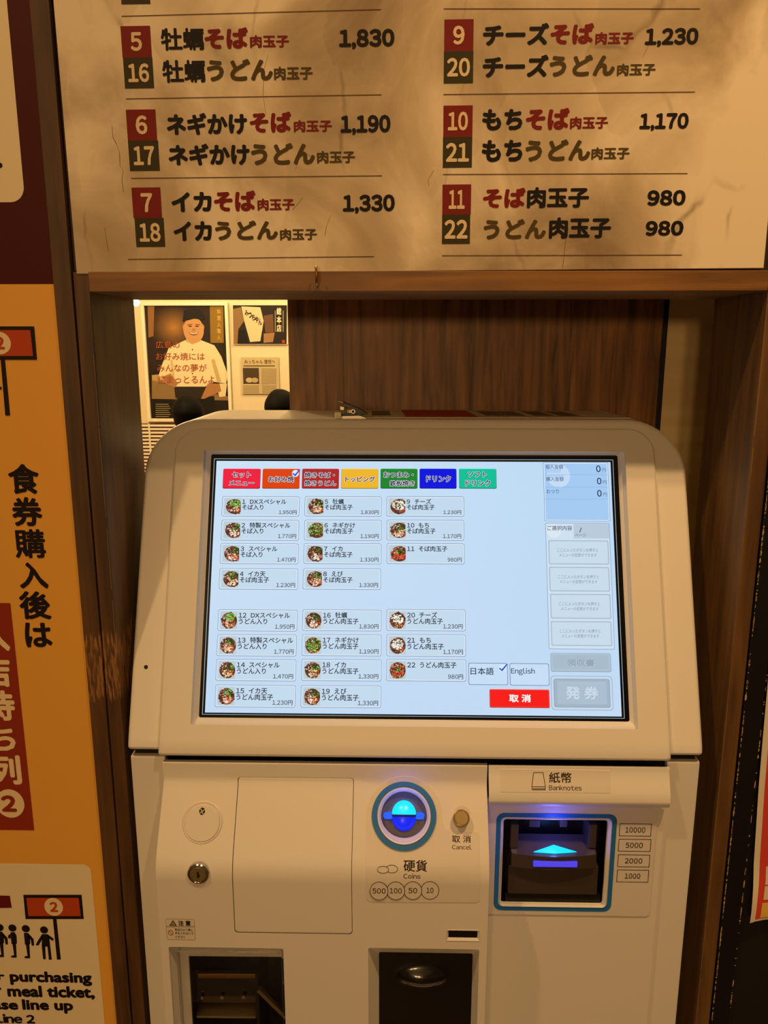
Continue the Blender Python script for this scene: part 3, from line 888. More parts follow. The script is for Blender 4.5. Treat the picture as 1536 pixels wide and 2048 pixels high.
# cut-outs of the left door
hat = bnd(uvL, 462, 1553.5, 705.5, 1868)
hat = (uvL(463, 1760)[0], uvL(583, 1868)[1], uvL(705.5, 1760)[0], uvL(583, 1553.5)[1])
tray = (uvL(336, 1900)[0], 0.70, uvL(568, 1900)[0], uvL(450, 1894)[1])
ctray = (uvL(735, 1900)[0], 0.70, uvL(960, 1900)[0], uvL(850, 1896)[1])
ccx, ccz = uvL(808, 1631.5); AL = math.atan((bulgeL(ccz - 0.01) - bulgeL(ccz + 0.01)) / 0.02)
CP = Frame(PL(ccx, ccz), (1, 0, 0), (0, math.sin(AL), math.cos(AL)))
cR = CP.uv(855.5, 1631.5)[0]; crx, crz = cR, cR * math.cos(AL)
door = [(xl1 + 0.001, 0.03), (xs_ - 0.0007, 0.03), (xs_ - 0.0007, Z_LT - 0.002), (xl1 + 0.001, Z_LT - 0.002)]
slotw = bnd(uvL, 893, 1860, 959, 1881)
ld = slab('left_door', PL, door, -0.006, 0.0, M_PLASTIC, root,
          holes=[rr(*hat, 0.004, 4)[::-1], rr(*tray, 0.003, 3)[::-1], rr(*ctray, 0.003, 3)[::-1], circ(ccx, ccz, crx, crz, 44)[::-1], rr(*slotw, 0.001, 2)[::-1]],
          bev=0.0008, cutv=cutz, smooth=30)
e_ = 0.0013
slab('hatch', PL, rr(hat[0] + e_, hat[1] + e_, hat[2] - e_, hat[3] - e_, 0.0035, 4), -0.006, 0.0, M_PLASTIC, root, bev=0.0008, cutv=cutz, smooth=30)['label'] = 'plain rectangular hatch in the left door'
bm = bmesh.new()
bx(bm, hat[0] - .002, hat[2] + .002, YF - 0.001, YF + 0.003, hat[1] - .002, hat[3] + .002)
bmobj('hatch_backing', bm, M_DARK, root)


# coin inlet -----------------------------------------------------------
rA0 = crx * 60 / 47
lab = []
def A(px, py): return uvL(px, py)
for (px, py) in ((736, 1801), (733.5, 1798), (732, 1790), (732, 1680), (733, 1650)): lab.append(A(px, py))
for i in range(0, 15):
    t = math.radians(185 - i * (190 / 14)); lab.append(A(808.5 + 76 * math.cos(t), 1631 - 79 * math.sin(t)))
for (px, py) in ((886, 1646), (892, 1655), (900, 1661), (910, 1662.5), (950, 1662.5), (956, 1664), (958.5, 1670), (959.5, 1795), (958, 1802), (952, 1805), (745, 1804)): lab.append(A(px, py))
area = sum(lab[i - 1][0] * lab[i][1] - lab[i][0] * lab[i - 1][1] for i in range(len(lab)))
if area < 0: lab = lab[::-1]
slab('coin_label', PL, lab, -0.0001, 0.00045, M_PLASTIC2, root, holes=[circ(ccx, ccz, rA0, rA0 * math.cos(AL), 44)[::-1]], bev=0.00025, cutv=cutz, smooth=30)
rA, rB = cR * 63.8 / 47, cR * 53.6 / 47
cc = lambda k: circ(0, 0, k, k, 64)
loft('coin_ring', CP.P, [(cc(rA), -0.004), (cc(rA), 0.0022), (cc(rA - .0002), 0.0025), (cc(rB), 0.0025), (cc(rB), 0.002)], M_BLUE, root, smooth=30)['label'] = 'blue ring round the coin slot'
loft('coin_recess', CP.P, [(cc(rB), 0.0015), (cc(rB - .0008), 0.0036), (cc(cR * 1.06), 0.0034), (cc(cR), 0.0018), (cc(cR * 0.985), -0.010)], M_PLASTIC, root, smooth=60)
PC = CP.shift(-0.008).P
loft('coin_plate', PC, [(cc(cR * .985), -0.002), (cc(cR * .985), 0.0)], M_GREY, root, cap1=True)
pxm = (uvL(818, 1631)[0] - uvL(808, 1631)[0]) / 10


def dome(name, P, rx, rz, h, mat, top, parent):
    bm = bmesh.new(); n = 24; rings = []
    for k in range(6):
        t = k / 5 * math.pi / 2
        rings.append([bm.verts.new(P(rx * math.cos(t) * math.cos(math.pi * i / n) if k < 5 else 0, (1 if top else -1) * rz * (math.cos(t) * math.sin(math.pi * i / n)), 0.0003 + h * math.sin(t))) for i in range(n + 1)] if k < 5 else None)
    apex = bm.verts.new(P(0, 0, 0.0003 + h))
    for k in range(4):
        for i in range(n): bm.faces.new((rings[k][i], rings[k][i + 1], rings[k + 1][i + 1], rings[k + 1][i]))
    for i in range(n): bm.faces.new((rings[4][i], rings[4][i + 1], apex))
    return bmobj(name, bm, mat, parent, 60)


PC0 = lambda u, v, w=0.0: PC(u, v + 0.001, w)
PC1 = lambda u, v, w=0.0: PC(u, v - 0.001, w)
dome('coin_guide', PC0, 24.5 * pxm, 27 * pxm, 0.008, M_LEDC, True, root)['label'] = 'glowing cyan upper half dome of the coin slot'
dome('coin_guide', PC1, 24.5 * pxm, 27 * pxm, 0.008, M_LEDD, False, root)['label'] = 'glowing deep blue lower half dome of the coin slot'
for sx in (-1, 1):
    loft('slot_wing', PC, [(rr(sx * 31.5 * pxm - 10 * pxm, -7 * pxm, sx * 31.5 * pxm + 10 * pxm, 6.5 * pxm, 5.5 * pxm, 5), 0.0), (rr(sx * 31.5 * pxm - 9 * pxm, -6 * pxm, sx * 31.5 * pxm + 9 * pxm, 5.5 * pxm, 4.5 * pxm, 5), 0.0025)], M_LED, root, cap1=True)
bm = bmesh.new()
for v in bx(bm, -24 * pxm, 24 * pxm, -2.2 * pxm, 2.2 * pxm, 0.0, 0.0088): v.co = PC(v.co.x, v.co.y, v.co.z)
bmobj('coin_slot', bm, simple('slot_navy', '050a50', 0.3), root)
lamp('coin_led', 'POINT', PC(0, 0.012, 0.018), 0.012, (0.10, 0.14, 1.0), 0.006)

# cancel knob
kx, kz = uvL(921.5, 1638)
def knob(name, P, prof, mat, parent, n=32, label=None):
    bm = bmesh.new(); rs = [[bm.verts.new(P(r * math.cos(6.28318 * i / n), r * math.sin(6.28318 * i / n), h)) for i in range(n)] for r, h in prof]
    for a, c in zip(rs, rs[1:]):
        for i in range(n): bm.faces.new((a[i], a[(i + 1) % n], c[(i + 1) % n], c[i]))
    bm.faces.new(rs[-1])
    o = bmobj(name, bm, mat, parent, 30, True)
    if label: o['label'] = label
    return o
KT = math.radians(40)
PKn = lambda u, v, w=0.0: PL(kx, kz, 0) + Vector((u, 0, 0)) + Vector((0, math.sin(KT), math.cos(KT))) * v + Vector((0, -math.cos(KT), math.sin(KT))) * w
knob('cancel_knob', PKn, [(0.0088, -0.002), (0.0088, 0.009), (0.0083, 0.0105), (0.0076, 0.0108), (0.0070, 0.0104)], M_STEEL, root, label='round brushed metal cancel button')
# key lock
lx, lz = uvL(397.5, 1745.5)
PK = lambda u, v, w=0.0: PL(lx + u, lz, 0) + Vector((0, 0, v)) + Vector((0, -w, 0))
lk = knob('key_lock', PK, [(0.0118, -0.001), (0.0118, 0.002), (0.0110, 0.0032), (0.0095, 0.0036), (0.0090, 0.0028)], M_CHROME, root, label='chrome key lock')
knob('lock_barrel', PK, [(0.0086, 0.0020), (0.0086, 0.0033), (0.0082, 0.0036)], M_STEEL, lk)
bm = bmesh.new()
for v in bx(bm, -0.0010, 0.0010, -0.0034, 0.0036, 0.0030, 0.0040) + bx(bm, 0.0008, 0.0020, -0.002, 0.0005, 0.0030, 0.00395): v.co = PK(v.co.x, v.co.y, v.co.z)
bmobj('keyhole', bm, M_DARK, lk)
# round cap with vent
qx, qz = uvL(405, 1644)
cr = uvL(440, 1644)[0] - qx; cz_ = (uvL(405, 1607)[1] - uvL(405, 1682)[1]) / 2
ec = lambda k: circ(qx, qz, cr * k, cz_ * k, 44)
cap = loft('round_cap', PL, [(ec(1.17), 0.0001), (ec(1.10), 0.0013), (ec(1.03), 0.0006), (ec(1.0), 0.0002), (ec(0.99), 0.0020), (ec(0.95), 0.0026)], M_PLASTIC2, root, cap1=True, smooth=50)
vx, vv_ = uvL(405.5, 1619.5)
knob('vent_hole', lambda u, v, w=0.0: PL(vx + u, vv_ + v, 0.0026 + w), [(0.0031, 0), (0.0031, 0.0003)], M_DARK, cap)
bm = bmesh.new()
for a in (0.6, 2.17):
    for v in bx(bm, -0.0030, 0.0030, -0.00035, 0.00035, 0.0029, 0.0032):
        c, s = math.cos(a), math.sin(a); v.co = PL(vx + v.co.x * c - v.co.y * s, vv_ + v.co.x * s + v.co.y * c, v.co.z + 0.0003)
bmobj('vent_bar', bm, M_PLASTIC2, cap)
# small screw hole in the hood
hx_, hv_ = HF.uv(292, 1334)
knob('screw_hole', lambda u, v, w=0.0: HF.P(hx_ + u, hv_ + v, w), [(0.0022, -0.001), (0.0022, 0.0004)], M_DARK, root)

# lettering on the left door
INK = '2a1c12'
p = Paint(uvL, PL); WI = 0.0006
p.text('取 消', 904, 1670, 941.5, 1684.6, WI, INK, .01); p.text('Cancel', 904, 1689, 943, 1698, WI, INK, .004)
p.build('cancel_lettering', M_INK, root)
p = Paint(uvL, PL)
p.text('硬貨', 807, 1719, 854, 1742.5, WI, INK, .012); p.text('Coins', 807, 1746.5, 841, 1756.5, WI, INK, .004)
p.ellring(783.5, 1737.5, 12.5, 8.5, 1.0, WI, INK); p.ellipse(766, 1738.5, 11.8, 7.6, WI + 1.5e-4, 'e4ddd2'); p.ellring(766, 1738.5, 11.8, 7.6, 1.0, WI + 2.5e-4, INK)
p.build('coin_lettering', M_INK, root)
for i, (cx_, t, tw) in enumerate(((859.8, '10', 7), (825.5, '50', 8.7), (791.5, '100', 12), (758, '500', 13.3))):
    p = Paint(uvL, PL); wi = WI + i * 3e-4
    p.ellipse(cx_, 1780, 18.3, 18.3, wi, 'e4ddd2'); p.ellring(cx_, 1780, 18.5, 18.5, 1.15, wi + 1e-4, INK)
    p.text(t, cx_ - tw, 1774.5, cx_ + tw, 1785, wi + 1.5e-4, INK, .006); p.build('coin_value', M_INK, root)
# caution sticker
p = Paint(uvL, PL)
p.rect(332.5, 1837.5, 390, 1879, 0.0002, 'e4dccd', 3); p.ringed(332.5, 1837.5, 390, 1879, .8, 0.0003, 'a89a86', 3)
p.line(333, 1852.8, 389, 1852.8, .8, 0.0004, '4a3a2a')
p.poly([(338.5, 1851), (346, 1839.5), (354, 1851)], 0.0004, '4a2a1a'); p.poly([(341.5, 1849.4), (346, 1842.4), (351, 1849.4)], 0.0005, 'c8a888'); p.line(346, 1844, 346, 1849, 1.1, 0.0006, '4a1a10')
p.text('注 意', 356.5, 1840.5, 381.5, 1851, 0.0004, '2a2018', .03)
p.ellring(341.5, 1865, 5.3, 5.3, 1.1, 0.0004, 'b03a28'); p.line(338, 1861.5, 345, 1868.5, 1.1, 0.0004, 'b03a28')
for t, y, xa, xb in (('取出口より奥に', 1856.3, 350, 386), ('手を入れないで', 1863.3, 350, 387), ('ください', 1870.5, 351, 371)): p.text(t, xa, y, xb, y + 5.2, 0.0004, '3a3026', .01)
p.build('caution_sticker', M_INK, root, 'small caution sticker 注意')

# ticket tray
def recess(name, r, wallmat, depth, inner, parent, z0i):
    a = rr(r[0], r[1], r[2], r[3], 0.003, 3); c = rr(*inner, 0.002, 3)
    return loft(name, PL, [(a, -0.0005), (c, -depth)], wallmat, parent, smooth=20)
ti = (uvL(352, 1950)[0], 0.71, uvL(563, 1950)[0], uvL(450, 1912)[1])
tr = recess('ticket_tray', tray, M_PLASTIC, 0.016, ti, root, 0)
yo = YF - 0.048 + 0.016
toz = uvL(450, 1941)[1] + 0.0
# inner front lip above the opening, then a dark pocket
tox0 = ti[0] + 0.010
bm = bmesh.new(); bx(bm, ti[0] - .001, ti[2] + .001, yo, yo + 0.003, toz, ti[3] + .001); bx(bm, ti[0] - .001, tox0, yo, yo + 0.003, ti[1] - .001, toz)
bmobj('tray_lip', bm, M_PLASTIC, tr)
bm = bmesh.new()
bx(bm, tox0, tox0 + .001, yo + .003, YF + .046, ti[1], toz + .003); bx(bm, ti[2] - .001, ti[2], yo + .003, YF + .046, ti[1], toz + .003)
bx(bm, tox0, ti[2], YF + .044, YF + .046, ti[1], toz + .003); bx(bm, tox0, ti[2], yo + .003, YF + .046, toz + .002, toz + .003); bx(bm, tox0, ti[2], yo + .003, YF + .046, ti[1], ti[1] + .001)
bmobj('tray_pocket', bm, M_GLOSS, tr)
def inL(px, py, y): return onY(px, py, y)
y_ = YF - 0.016
g0, g1 = inL(386, 1960, y_), inL(510, 1960, y_)
box('ticket_guide', g0.x, g1.x, y_, y_ + .03, inL(450, 2010, y_).z, inL(450, 1948, y_).z, M_GLOSS, tr, bev=0.002)
box('gold_reflection_bar', g0.x + .008, g1.x, y_ - .004, y_ + .001, inL(450, 1957, y_).z, inL(450, 1948, y_).z, M_BRASS, tr, bev=0.0012)  # brass bar put in for the golden reflections inside the tray
for px, py in ((426, 1956), (465, 1957), (407, 1997), (445, 1997), (486, 1997)):
    q = inL(px, py, y_ - .002)
    knob('rivet', lambda u, v, w, q=q: q + Vector((u, -w, v)), [(0.0022, 0), (0.0020, 0.0012), (0.0010, 0.0019)], M_CHROME, tr, 12)
bm = bmesh.new(); a_, b_ = inL(395, 2021, y_ - .01), inL(511, 2030, y_ - .01)
bx(bm, a_.x, b_.x, y_ - .012, y_ + .01, inL(450, 2034, y_ - .01).z, inL(450, 2030, y_ - .01).z, .001); bx(bm, a_.x, b_.x, y_ - .004, y_ + .01, inL(450, 2024, y_).z, inL(450, 2018, y_).z, .001)
bmobj('ticket_ledge', bm, M_STEEL, tr, 40)
a_, b_ = inL(516, 1980, y_ - .015), inL(571, 2034, y_ - .015)
bm = bmesh.new(); d_ = (b_ - a_); L_ = d_.length; d_.normalize(); n_ = Vector((d_.z, 0, -d_.x))
for s_ in bx(bm, 0, L_, -.002, .002, -.002, .002): s_.co = a_ + d_ * s_.co.x + Vector((0, 1, 0)) * s_.co.y + n_ * s_.co.z
bmobj('lever_arm', bm, M_STEEL, tr)
box('divider', inL(512, 2000, y_ - .01).x, inL(518, 2000, y_ - .01).x, y_ - .014, y_ + .02, ti[1], inL(512, 1948, y_ - .01).z, M_BLACK, tr)
# clear flap
bm = bmesh.new(); bx(bm, ti[0] - .001, ti[2] - .001, yo - .008, yo - .0065, ti[1] - .001, ti[3] - .004, .0004)
bmobj('clear_flap', bm, M_BLUEGLASS, tr, 40)['label'] = 'clear plastic flap'

# coin return tray
ci = (uvL(757, 1950)[0], 0.71, uvL(948, 1950)[0], uvL(850, 1931)[1])
cr_ = recess('coin_return_tray', ctray, M_PLASTIC, 0.018, ci, root, 0)
yc = YF - 0.048 + 0.018
bm = bmesh.new(); nx, nz = 40, 40; grid = []
z0_, z1_ = ci[1] - .001, ci[3] + .0005
bcx, bcz = onY(845, 1957, yc).x, onY(845, 1952, yc).z
for j in range(nz + 1):
    row = []
    for i in range(nx + 1):
        X = ci[0] - .0005 + (ci[2] - ci[0] + .001) * i / nx; Z = z0_ + (z1_ - z0_) * j / nz
        d = ((X - bcx) / .030) ** 2 + ((Z - bcz) / .012) ** 2
        row.append(bm.verts.new((X, yc - (0.009 * (1 - d) ** 1.0 if d < 1 else 0) - 0.0, Z)))
    grid.append(row)
for j in range(nz):
    for i in range(nx): bm.faces.new((grid[j][i], grid[j][i + 1], grid[j + 1][i + 1], grid[j + 1][i]))
bmobj('smoked_flap', bm, simple('smoked_flap_plastic', '0a0807', 0.2, coat=0.5), cr_, 60)['label'] = 'glossy black coin return flap'
# little window
sl = loft('display_slot', PL, [(rr(*slotw, 0.001, 2), 0.0006), (rr(slotw[0] + .0022, slotw[1] + .0026, slotw[2] - .0022, slotw[3] - .0010, .0005, 2), -0.0015)], M_PLASTIC2, root, smooth=20)
box('slot_window', slotw[0] + .001, slotw[2] - .001, PL(0, slotw[1], -0.0014).y, YF - 0.03, slotw[1] + .001, slotw[3] - .0005, M_GLOSS, sl)

# ---- right door ------------------------------------------------------
zst = onY(1150, 1616, YF - 0.01).z
upr = [(xs_ + 0.0007, zst), (xr0 - 0.001, zst), (xr0 - 0.001, Z_LT - 0.002), (xs_ + 0.0007, Z_LT - 0.002)]
cz2 = [zLed1 + (zLed0 - zLed1) * i / 10 for i in range(11)] + [zst + 0.0075 * 0]
def PRu2(u, v, w=0.0):
    q = PRu(u, v, w); r = 0.010
    if v < zst + r:      # roll the lower edge under
        t = (zst + r - v) / r; q.y += r * (1 - math.sqrt(max(0, 1 - t * t))) * 0.95
    return q
ud = slab('banknote_header', PRu2, upr, -0.002, 0.0, M_PLASTIC, root, bev=0.0008, cutv=cz2 + [zst + .010 * (1 - math.cos(math.radians(a))) for a in (20, 35, 50, 65, 80, 90)], smooth=60)
ao = (uvR(1003, 1725)[0], uvR(1105, 1810)[1], uvR(1212, 1725)[0], uvR(1108, 1638)[1])
lower = [(xs_ + 0.0007, 0.03), (xr0 - 0.001, 0.03), (xr0 - 0.001, zst + 0.004), (xs_ + 0.0007, zst + 0.004)]
slab('right_door', PR, lower, -0.004, 0.0, M_PLASTIC, root, holes=[rr(*ao, 0.004, 4)[::-1]], bev=0.0008, smooth=30)
# filler for the side of the left door where it stands proud
bm = bmesh.new(); pts = [zst + 0.02 - (zst + 0.02 - 0.03) * i / 60 for i in range(61)]
pts = [Z_LT - 0.004 - (Z_LT - 0.004 - 0.6) * i / 50 for i in range(51)] + [0.03]
A_ = [bm.verts.new((xs_ - 0.0009, YF - bulgeL(z) + 0.0012, z)) for z in pts]; B_ = [bm.verts.new((xs_ - 0.0009, YF + 0.03, z)) for z in pts]
for i in range(len(pts) - 1): bm.faces.new((A_[i], A_[i + 1], B_[i + 1], B_[i]))
C_ = [bm.verts.new((xl1 + 0.0012, YF - bulgeL(z) + 0.0012, z)) for z in pts]; D_ = [bm.verts.new((xl1 + 0.0012, YF + 0.03, z)) for z in pts]
for i in range(len(pts) - 1): bm.faces.new((C_[i], C_[i + 1], D_[i + 1], D_[i]))
bmobj('door_side', bm, M_PLASTIC, root, 30)
# header plate and printed matter
uvh = uvRu
hp = bnd(uvh, 999.5, 1539, 1220.5, 1585)
slab('banknote_label', PRu, rr(*hp, 0.001, 2), -0.0001, 0.0004, M_PLASTIC2, root, bev=0.0002, cutv=cz2, smooth=30)
p = Paint(uvh, PRu); WI = 0.0006
p.text('紙幣', 1097.8, 1544, 1143, 1565.5, WI, INK, .012); p.text('Banknotes', 1097.8, 1569.5, 1162.8, 1580, WI, INK, .004)
for a_, b_ in (((1067, 1544.5), (1086, 1544.5)), ((1067, 1544.5), (1063.5, 1573)), ((1086, 1544.5), (1090.5, 1573)), ((1063.5, 1573), (1090.5, 1573)), ((1063.5, 1573), (1064, 1579)), ((1090.5, 1573), (1090.5, 1579)), ((1064, 1579), (1090.5, 1579)), ((1064, 1577), (1090.5, 1577))):
    p.line(*a_, *b_, 1.1, WI, INK)
p.build('banknote_lettering', M_INK, root)
pl = (xs_ + 0.002, uvR(1100, 1829)[1], uvR(1307, 1720)[0], zst - 0.001)
slab('acceptor_label', PR, rr(*pl, (0.0005, 0.005, 0.005, 0.0005), 4), -0.0001, 0.0012, M_PLASTIC2, root, holes=[rr(ao[0] - .002, ao[1] - .002, ao[2] + .002, ao[3] + .002, 0.006, 4)[::-1]], bev=0.0004, smooth=30)
ro = (uvR(989.5, 1722)[0], uvR(1108, 1820.5)[1], uvR(1228, 1722)[0], uvR(1108, 1625.5)[1])
tk = 0.0050
def rrs(r, d, rad): return rr(r[0] + d, r[1] + d, r[2] - d, r[3] - d, rad, 6)
loft('acceptor_ring', PR, [(rrs(ro, 0, .009), 0.0011), (rrs(ro, 0.0002, .0088), 0.0016), (rrs(ro, tk, .0060), 0.0016), (rrs(ro, tk, .006), 0.0011)], M_BLUE, root, smooth=30)['label'] = 'blue rounded ring round the banknote inlet'
loft('acceptor_bezel', PR, [(rrs(ro, tk, .0060), 0.0013), (rrs(ro, tk + .0012, .005), 0.0026), (rrs(ao, 0.0, .0035), 0.0006), (rrs(ao, 0.0006, .003), -0.004)], M_PLASTIC, root, smooth=30)
loft('inlet_cavity', PR, [(rrs(ao, 0.0006, .003), -0.004), (rrs(ao, 0.0012, .003), -0.03)], M_BLACK, root, smooth=30)
# black banknote unit inside
bm = bmesh.new()
bx(bm, ao[0] - .002, ao[2] + .002, YF + .028, YF + .032, ao[1] - .002, ao[3] + .002)
bv = bmobj('acceptor_back', bm, M_BLACK, root)
acc = None
def R_(px, py, w): return onY(px, py, YF - w)
def accbox(name, x0, x1, y0, y1, wf, wb, mat, bev=0.001, par=None):
    xm, ym = (x0 + x1) / 2, (y0 + y1) / 2
    return box(name, R_(x0, ym, wf).x, R_(x1, ym, wf).x, YF - wf, YF - wb, R_(xm, y1, wf).z, R_(xm, y0, wf).z, mat, par, bev)
M_UNIT = simple('acceptor_black', '453b32', 0.3)
unit = accbox('banknote_inlet', 1016, 1196, 1732, 1789, 0.0015, -0.028, M_UNIT, 0.0015, root)
unit['label'] = 'black banknote inlet with glowing blue arrow'
# curved lip with sloped top
bm = bmesh.new(); n = 16; xa, xb = R_(1024, 1712, .008).x, R_(1194, 1712, .008).x
ztop = R_(1108, 1710, .008).z; zbot = R_(1108, 1736, .008).z; zin = ztop + 0.004
Fv, Gv, Hv, Iv = [], [], [], []
for i in range(n + 1):
    t = i / n; X = xa + (xb - xa) * t; bow = 0.004 * (1 - (2 * t - 1) ** 2)
    yy = YF - 0.006 - bow
    Fv.append(bm.verts.new((X, yy, zbot - bow * .3))); Gv.append(bm.verts.new((X, yy, ztop - bow * .3))); Hv.append(bm.verts.new((X, YF + 0.018, zin + .004))); Iv.append(bm.verts.new((X, YF + 0.018, zbot)))
for i in range(n):
    bm.faces.new((Fv[i], Fv[i + 1], Gv[i + 1], Gv[i])); bm.faces.new((Gv[i], Gv[i + 1], Hv[i + 1], Hv[i])); bm.faces.new((Hv[i], Hv[i + 1], Iv[i + 1], Iv[i])); bm.faces.new((Iv[i], Iv[i + 1], Fv[i + 1], Fv[i]))
bm.faces.new((Fv[0], Gv[0], Hv[0], Iv[0])); bm.faces.new((Fv[n], Iv[n], Hv[n], Gv[n]))
bmesh.ops.bevel(bm, geom=[e for e in bm.edges if e.verts[0] in Gv and e.verts[1] in Gv], offset=0.0008, segments=2, affect='EDGES')
bmobj('inlet_lip', bm, M_UNIT, unit, 40)
# arrow on the sloped top
def topz(y): return ztop + (zin + .004 - ztop) * ((y - (YF - .008)) / .026)
def topp(px, py):
    y = YF
    for _ in range(20):
        q = onY(px, py, y); r = ray(px, py); y2 = y + (topz(y) - q.z) * 0.5; y = max(YF - .012, min(YF + .018, y + (q.z - topz(y)) * -1.2 * -1 * -1)) if False else y
        break
    # intersect the view ray with the sloped top
    r = ray(px, py); s = (zin + .004 - ztop) / .026
    t = (ztop - s * (YF - .008) - CAMZ) / (r.z - s * r.y)
    q = CO + r * t; return q
tri = [topp(1067, 1705.5), topp(1107, 1691.5), topp(1153, 1705.5), topp(1110, 1708.5)]
bm = bmesh.new(); up = Vector((0, -.1, 1)) * .0006
a_ = [bm.verts.new(q + up) for q in tri]; b_ = [bm.verts.new(q + up * 2.4) for q in tri]
bm.faces.new(a_); bm.faces.new(b_)
for i in range(4): bm.faces.new((a_[i], a_[(i + 1) % 4], b_[(i + 1) % 4], b_[i]))
bmobj('arrow_light', bm, M_LEDC, unit)['label'] = 'glowing cyan arrow'
accbox('light_bar', 1067, 1155, 1724, 1734.5, 0.0112, 0.006, M_LEDV, 0.0005, unit)['label'] = 'glowing violet-blue bar'
accbox('inlet_foot', 1010, 1201, 1788, 1803, -0.003, -0.028, M_BLACK, 0.001, unit)
accbox('note_slot', 1030, 1181, 1743.5, 1760.5, 0.0014, -0.001, M_DARK, 0, unit)
for x0, x1 in ((1021.5, 1037), (1177.5, 1193.5)):
    accbox('guide_arm', x0, x1, 1650, 1697, 0.001, -0.027, M_UNIT, 0.001, unit)
for x0, x1 in ((1058, 1080), (1120, 1135)):
    accbox('roller_block', x0, x1, 1641, 1655, -0.012, -0.027, M_UNIT, 0.001, unit)
lamp('acceptor_led', 'POINT', (R_(1108, 1652, 0).x, YF - 0.004, R_(1108, 1650, 0).z), 0.10, (0.08, 0.10, 1.0), 0.010)
lamp('arrow_led', 'POINT', (R_(1108, 1652, 0).x, YF - 0.006, R_(1108, 1700, 0).z + .002), 0.012, (0.05, 0.25, 1.0), 0.004)
# denominations
for (x0, y0, x1, y1, t, ta, tb) in ((1238, 1645.7, 1302, 1671, '10000', 1250, 1290), (1236, 1676.6, 1301, 1701.4, '5000', 1250.5, 1285), (1234.6, 1707.7, 1298.7, 1732.6, '2000', 1249, 1284), (1232.8, 1738, 1296.6, 1763, '1000', 1249, 1280)):
    p = Paint(uvR, PR); p.ringed(x0, y0, x1, y1, 1.2, .0014, INK); ym = (y0 + y1) / 2
    p.text(t, ta, ym - 5.3, tb, ym + 5.3, .0014, INK, .01); p.build('note_value', M_INK, root)

# ------------------------------------------------------------------ menu sign
ROLL = math.radians(0.35)
YS = YP - 0.002
S = wallframe(YS, ROLL)
s0 = S.uv(132, 300)[0]; s1 = S.uv(1531, 500)[0]; sb = S.uv(840, 542)[1]
sign = slab('menu_sign', S.P, [(s0, sb), (s1, sb), (s1, sb + 0.62), (s0, sb + 0.62)], -0.0055, 0.0, M_SIGN, None, bev=0.0006)
tag(sign, 'wide menu sign printed like crumpled tan paper with numbered noodle dishes and prices', 'sign')
BK, RD, GR, TR, TG, NM = '140e0a', '7a1410', '50401a', '7c1a14', '3a3418', 'e6cfa6'
soba, udon, nik = 'そば', 'うどん', '肉玉子'
ROWS = [
    (('5', (243, 52, 302, 115)), ('16', (248, 115, 306.5, 177)), [('牡蠣', 321.6, 56, 408, 101, BK), (soba, 409, 55, 496.5, 98, RD), (nik, 500, 70, 578, 95.5, RD), ('1,830', 678, 58, 789, 98.5, BK), ('牡蠣', 324.6, 120, 410.6, 165.5, BK), (udon, 413.6, 118, 546, 162.5, GR), (nik, 548, 133, 625.5, 160, GR)]),
    (('6', (253.7, 219, 312.6, 281)), ('17', (258, 281, 318, 342)), [('ネギかけ', 333, 225.6, 494.4, 270, BK), (soba, 499.5, 223.5, 583, 265.5, RD), (nik, 587.6, 240, 664, 264, RD), ('1,190', 681, 230, 781, 270, BK), ('ネギかけ', 336.6, 287, 499.5, 331, BK), (udon, 502, 286, 630, 330, GR), (nik, 634, 301.7, 710, 326.6, GR)]),
    (('7', (265, 375, 322.5, 436)), ('18', (271, 436, 329, 494)), [('イカ', 342.7, 384, 423.5, 424, BK), (soba, 428, 381, 511.6, 423, RD), (nik, 515, 397, 589, 421, RD), ('1,330', 685.6, 389, 789.6, 427.6, BK), ('イカ', 347, 442.6, 424, 482, BK), (udon, 430, 441, 556, 480.5, GR), (nik, 560, 457, 634, 480.5, GR)]),
    (('9', (888.5, 38.7, 946.8, 102.5)), ('20', (887.6, 102.5, 946.3, 167)), [('チーズ', 966, 46.6, 1098, 91, BK), (soba, 1101, 46.6, 1188, 88.6, RD), (nik, 1190.6, 64, 1267.5, 88.6, RD), ('1,230', 1290, 56, 1396.6, 94, BK), ('チーズ', 965.4, 110, 1097, 155, BK), (udon, 1099, 109.5, 1230, 153, GR), (nik, 1234, 127, 1311, 151.5, GR)]),
    (('10', (886.7, 211, 945, 274)), ('21', (885.7, 274, 944, 335.6)), [('もち', 964.5, 218, 1045, 261, BK), (soba, 1051.7, 216, 1139, 260, RD), (nik, 1140, 233, 1216, 258, RD), ('1,170', 1279, 226, 1377, 262.4, BK), ('もち', 963.6, 279.7, 1045, 324, BK), (udon, 1050.7, 278.7, 1181, 322.6, GR), (nik, 1182.7, 294.6, 1259, 319, GR)]),
    (('11', (884.8, 369, 942, 429)), ('22', (884, 429, 940, 488)), [(soba, 966, 375.7, 1051, 416, RD), (nik, 1054, 374, 1178, 416, BK), ('980', 1294.5, 380, 1371, 411.6, BK), (udon, 967, 438, 1092, 478.7, GR), (nik, 1098, 434.4, 1222, 477, BK), ('980', 1291, 441.4, 1366.8, 471.7, BK)]),
    (('4', (238, -72, 295, -9.5)), ('15', (241, -52, 299, 8.6)), []),
    (('8', (889, -110, 948, -66)), ('19', (889, -66, 948, -8)), []),
]
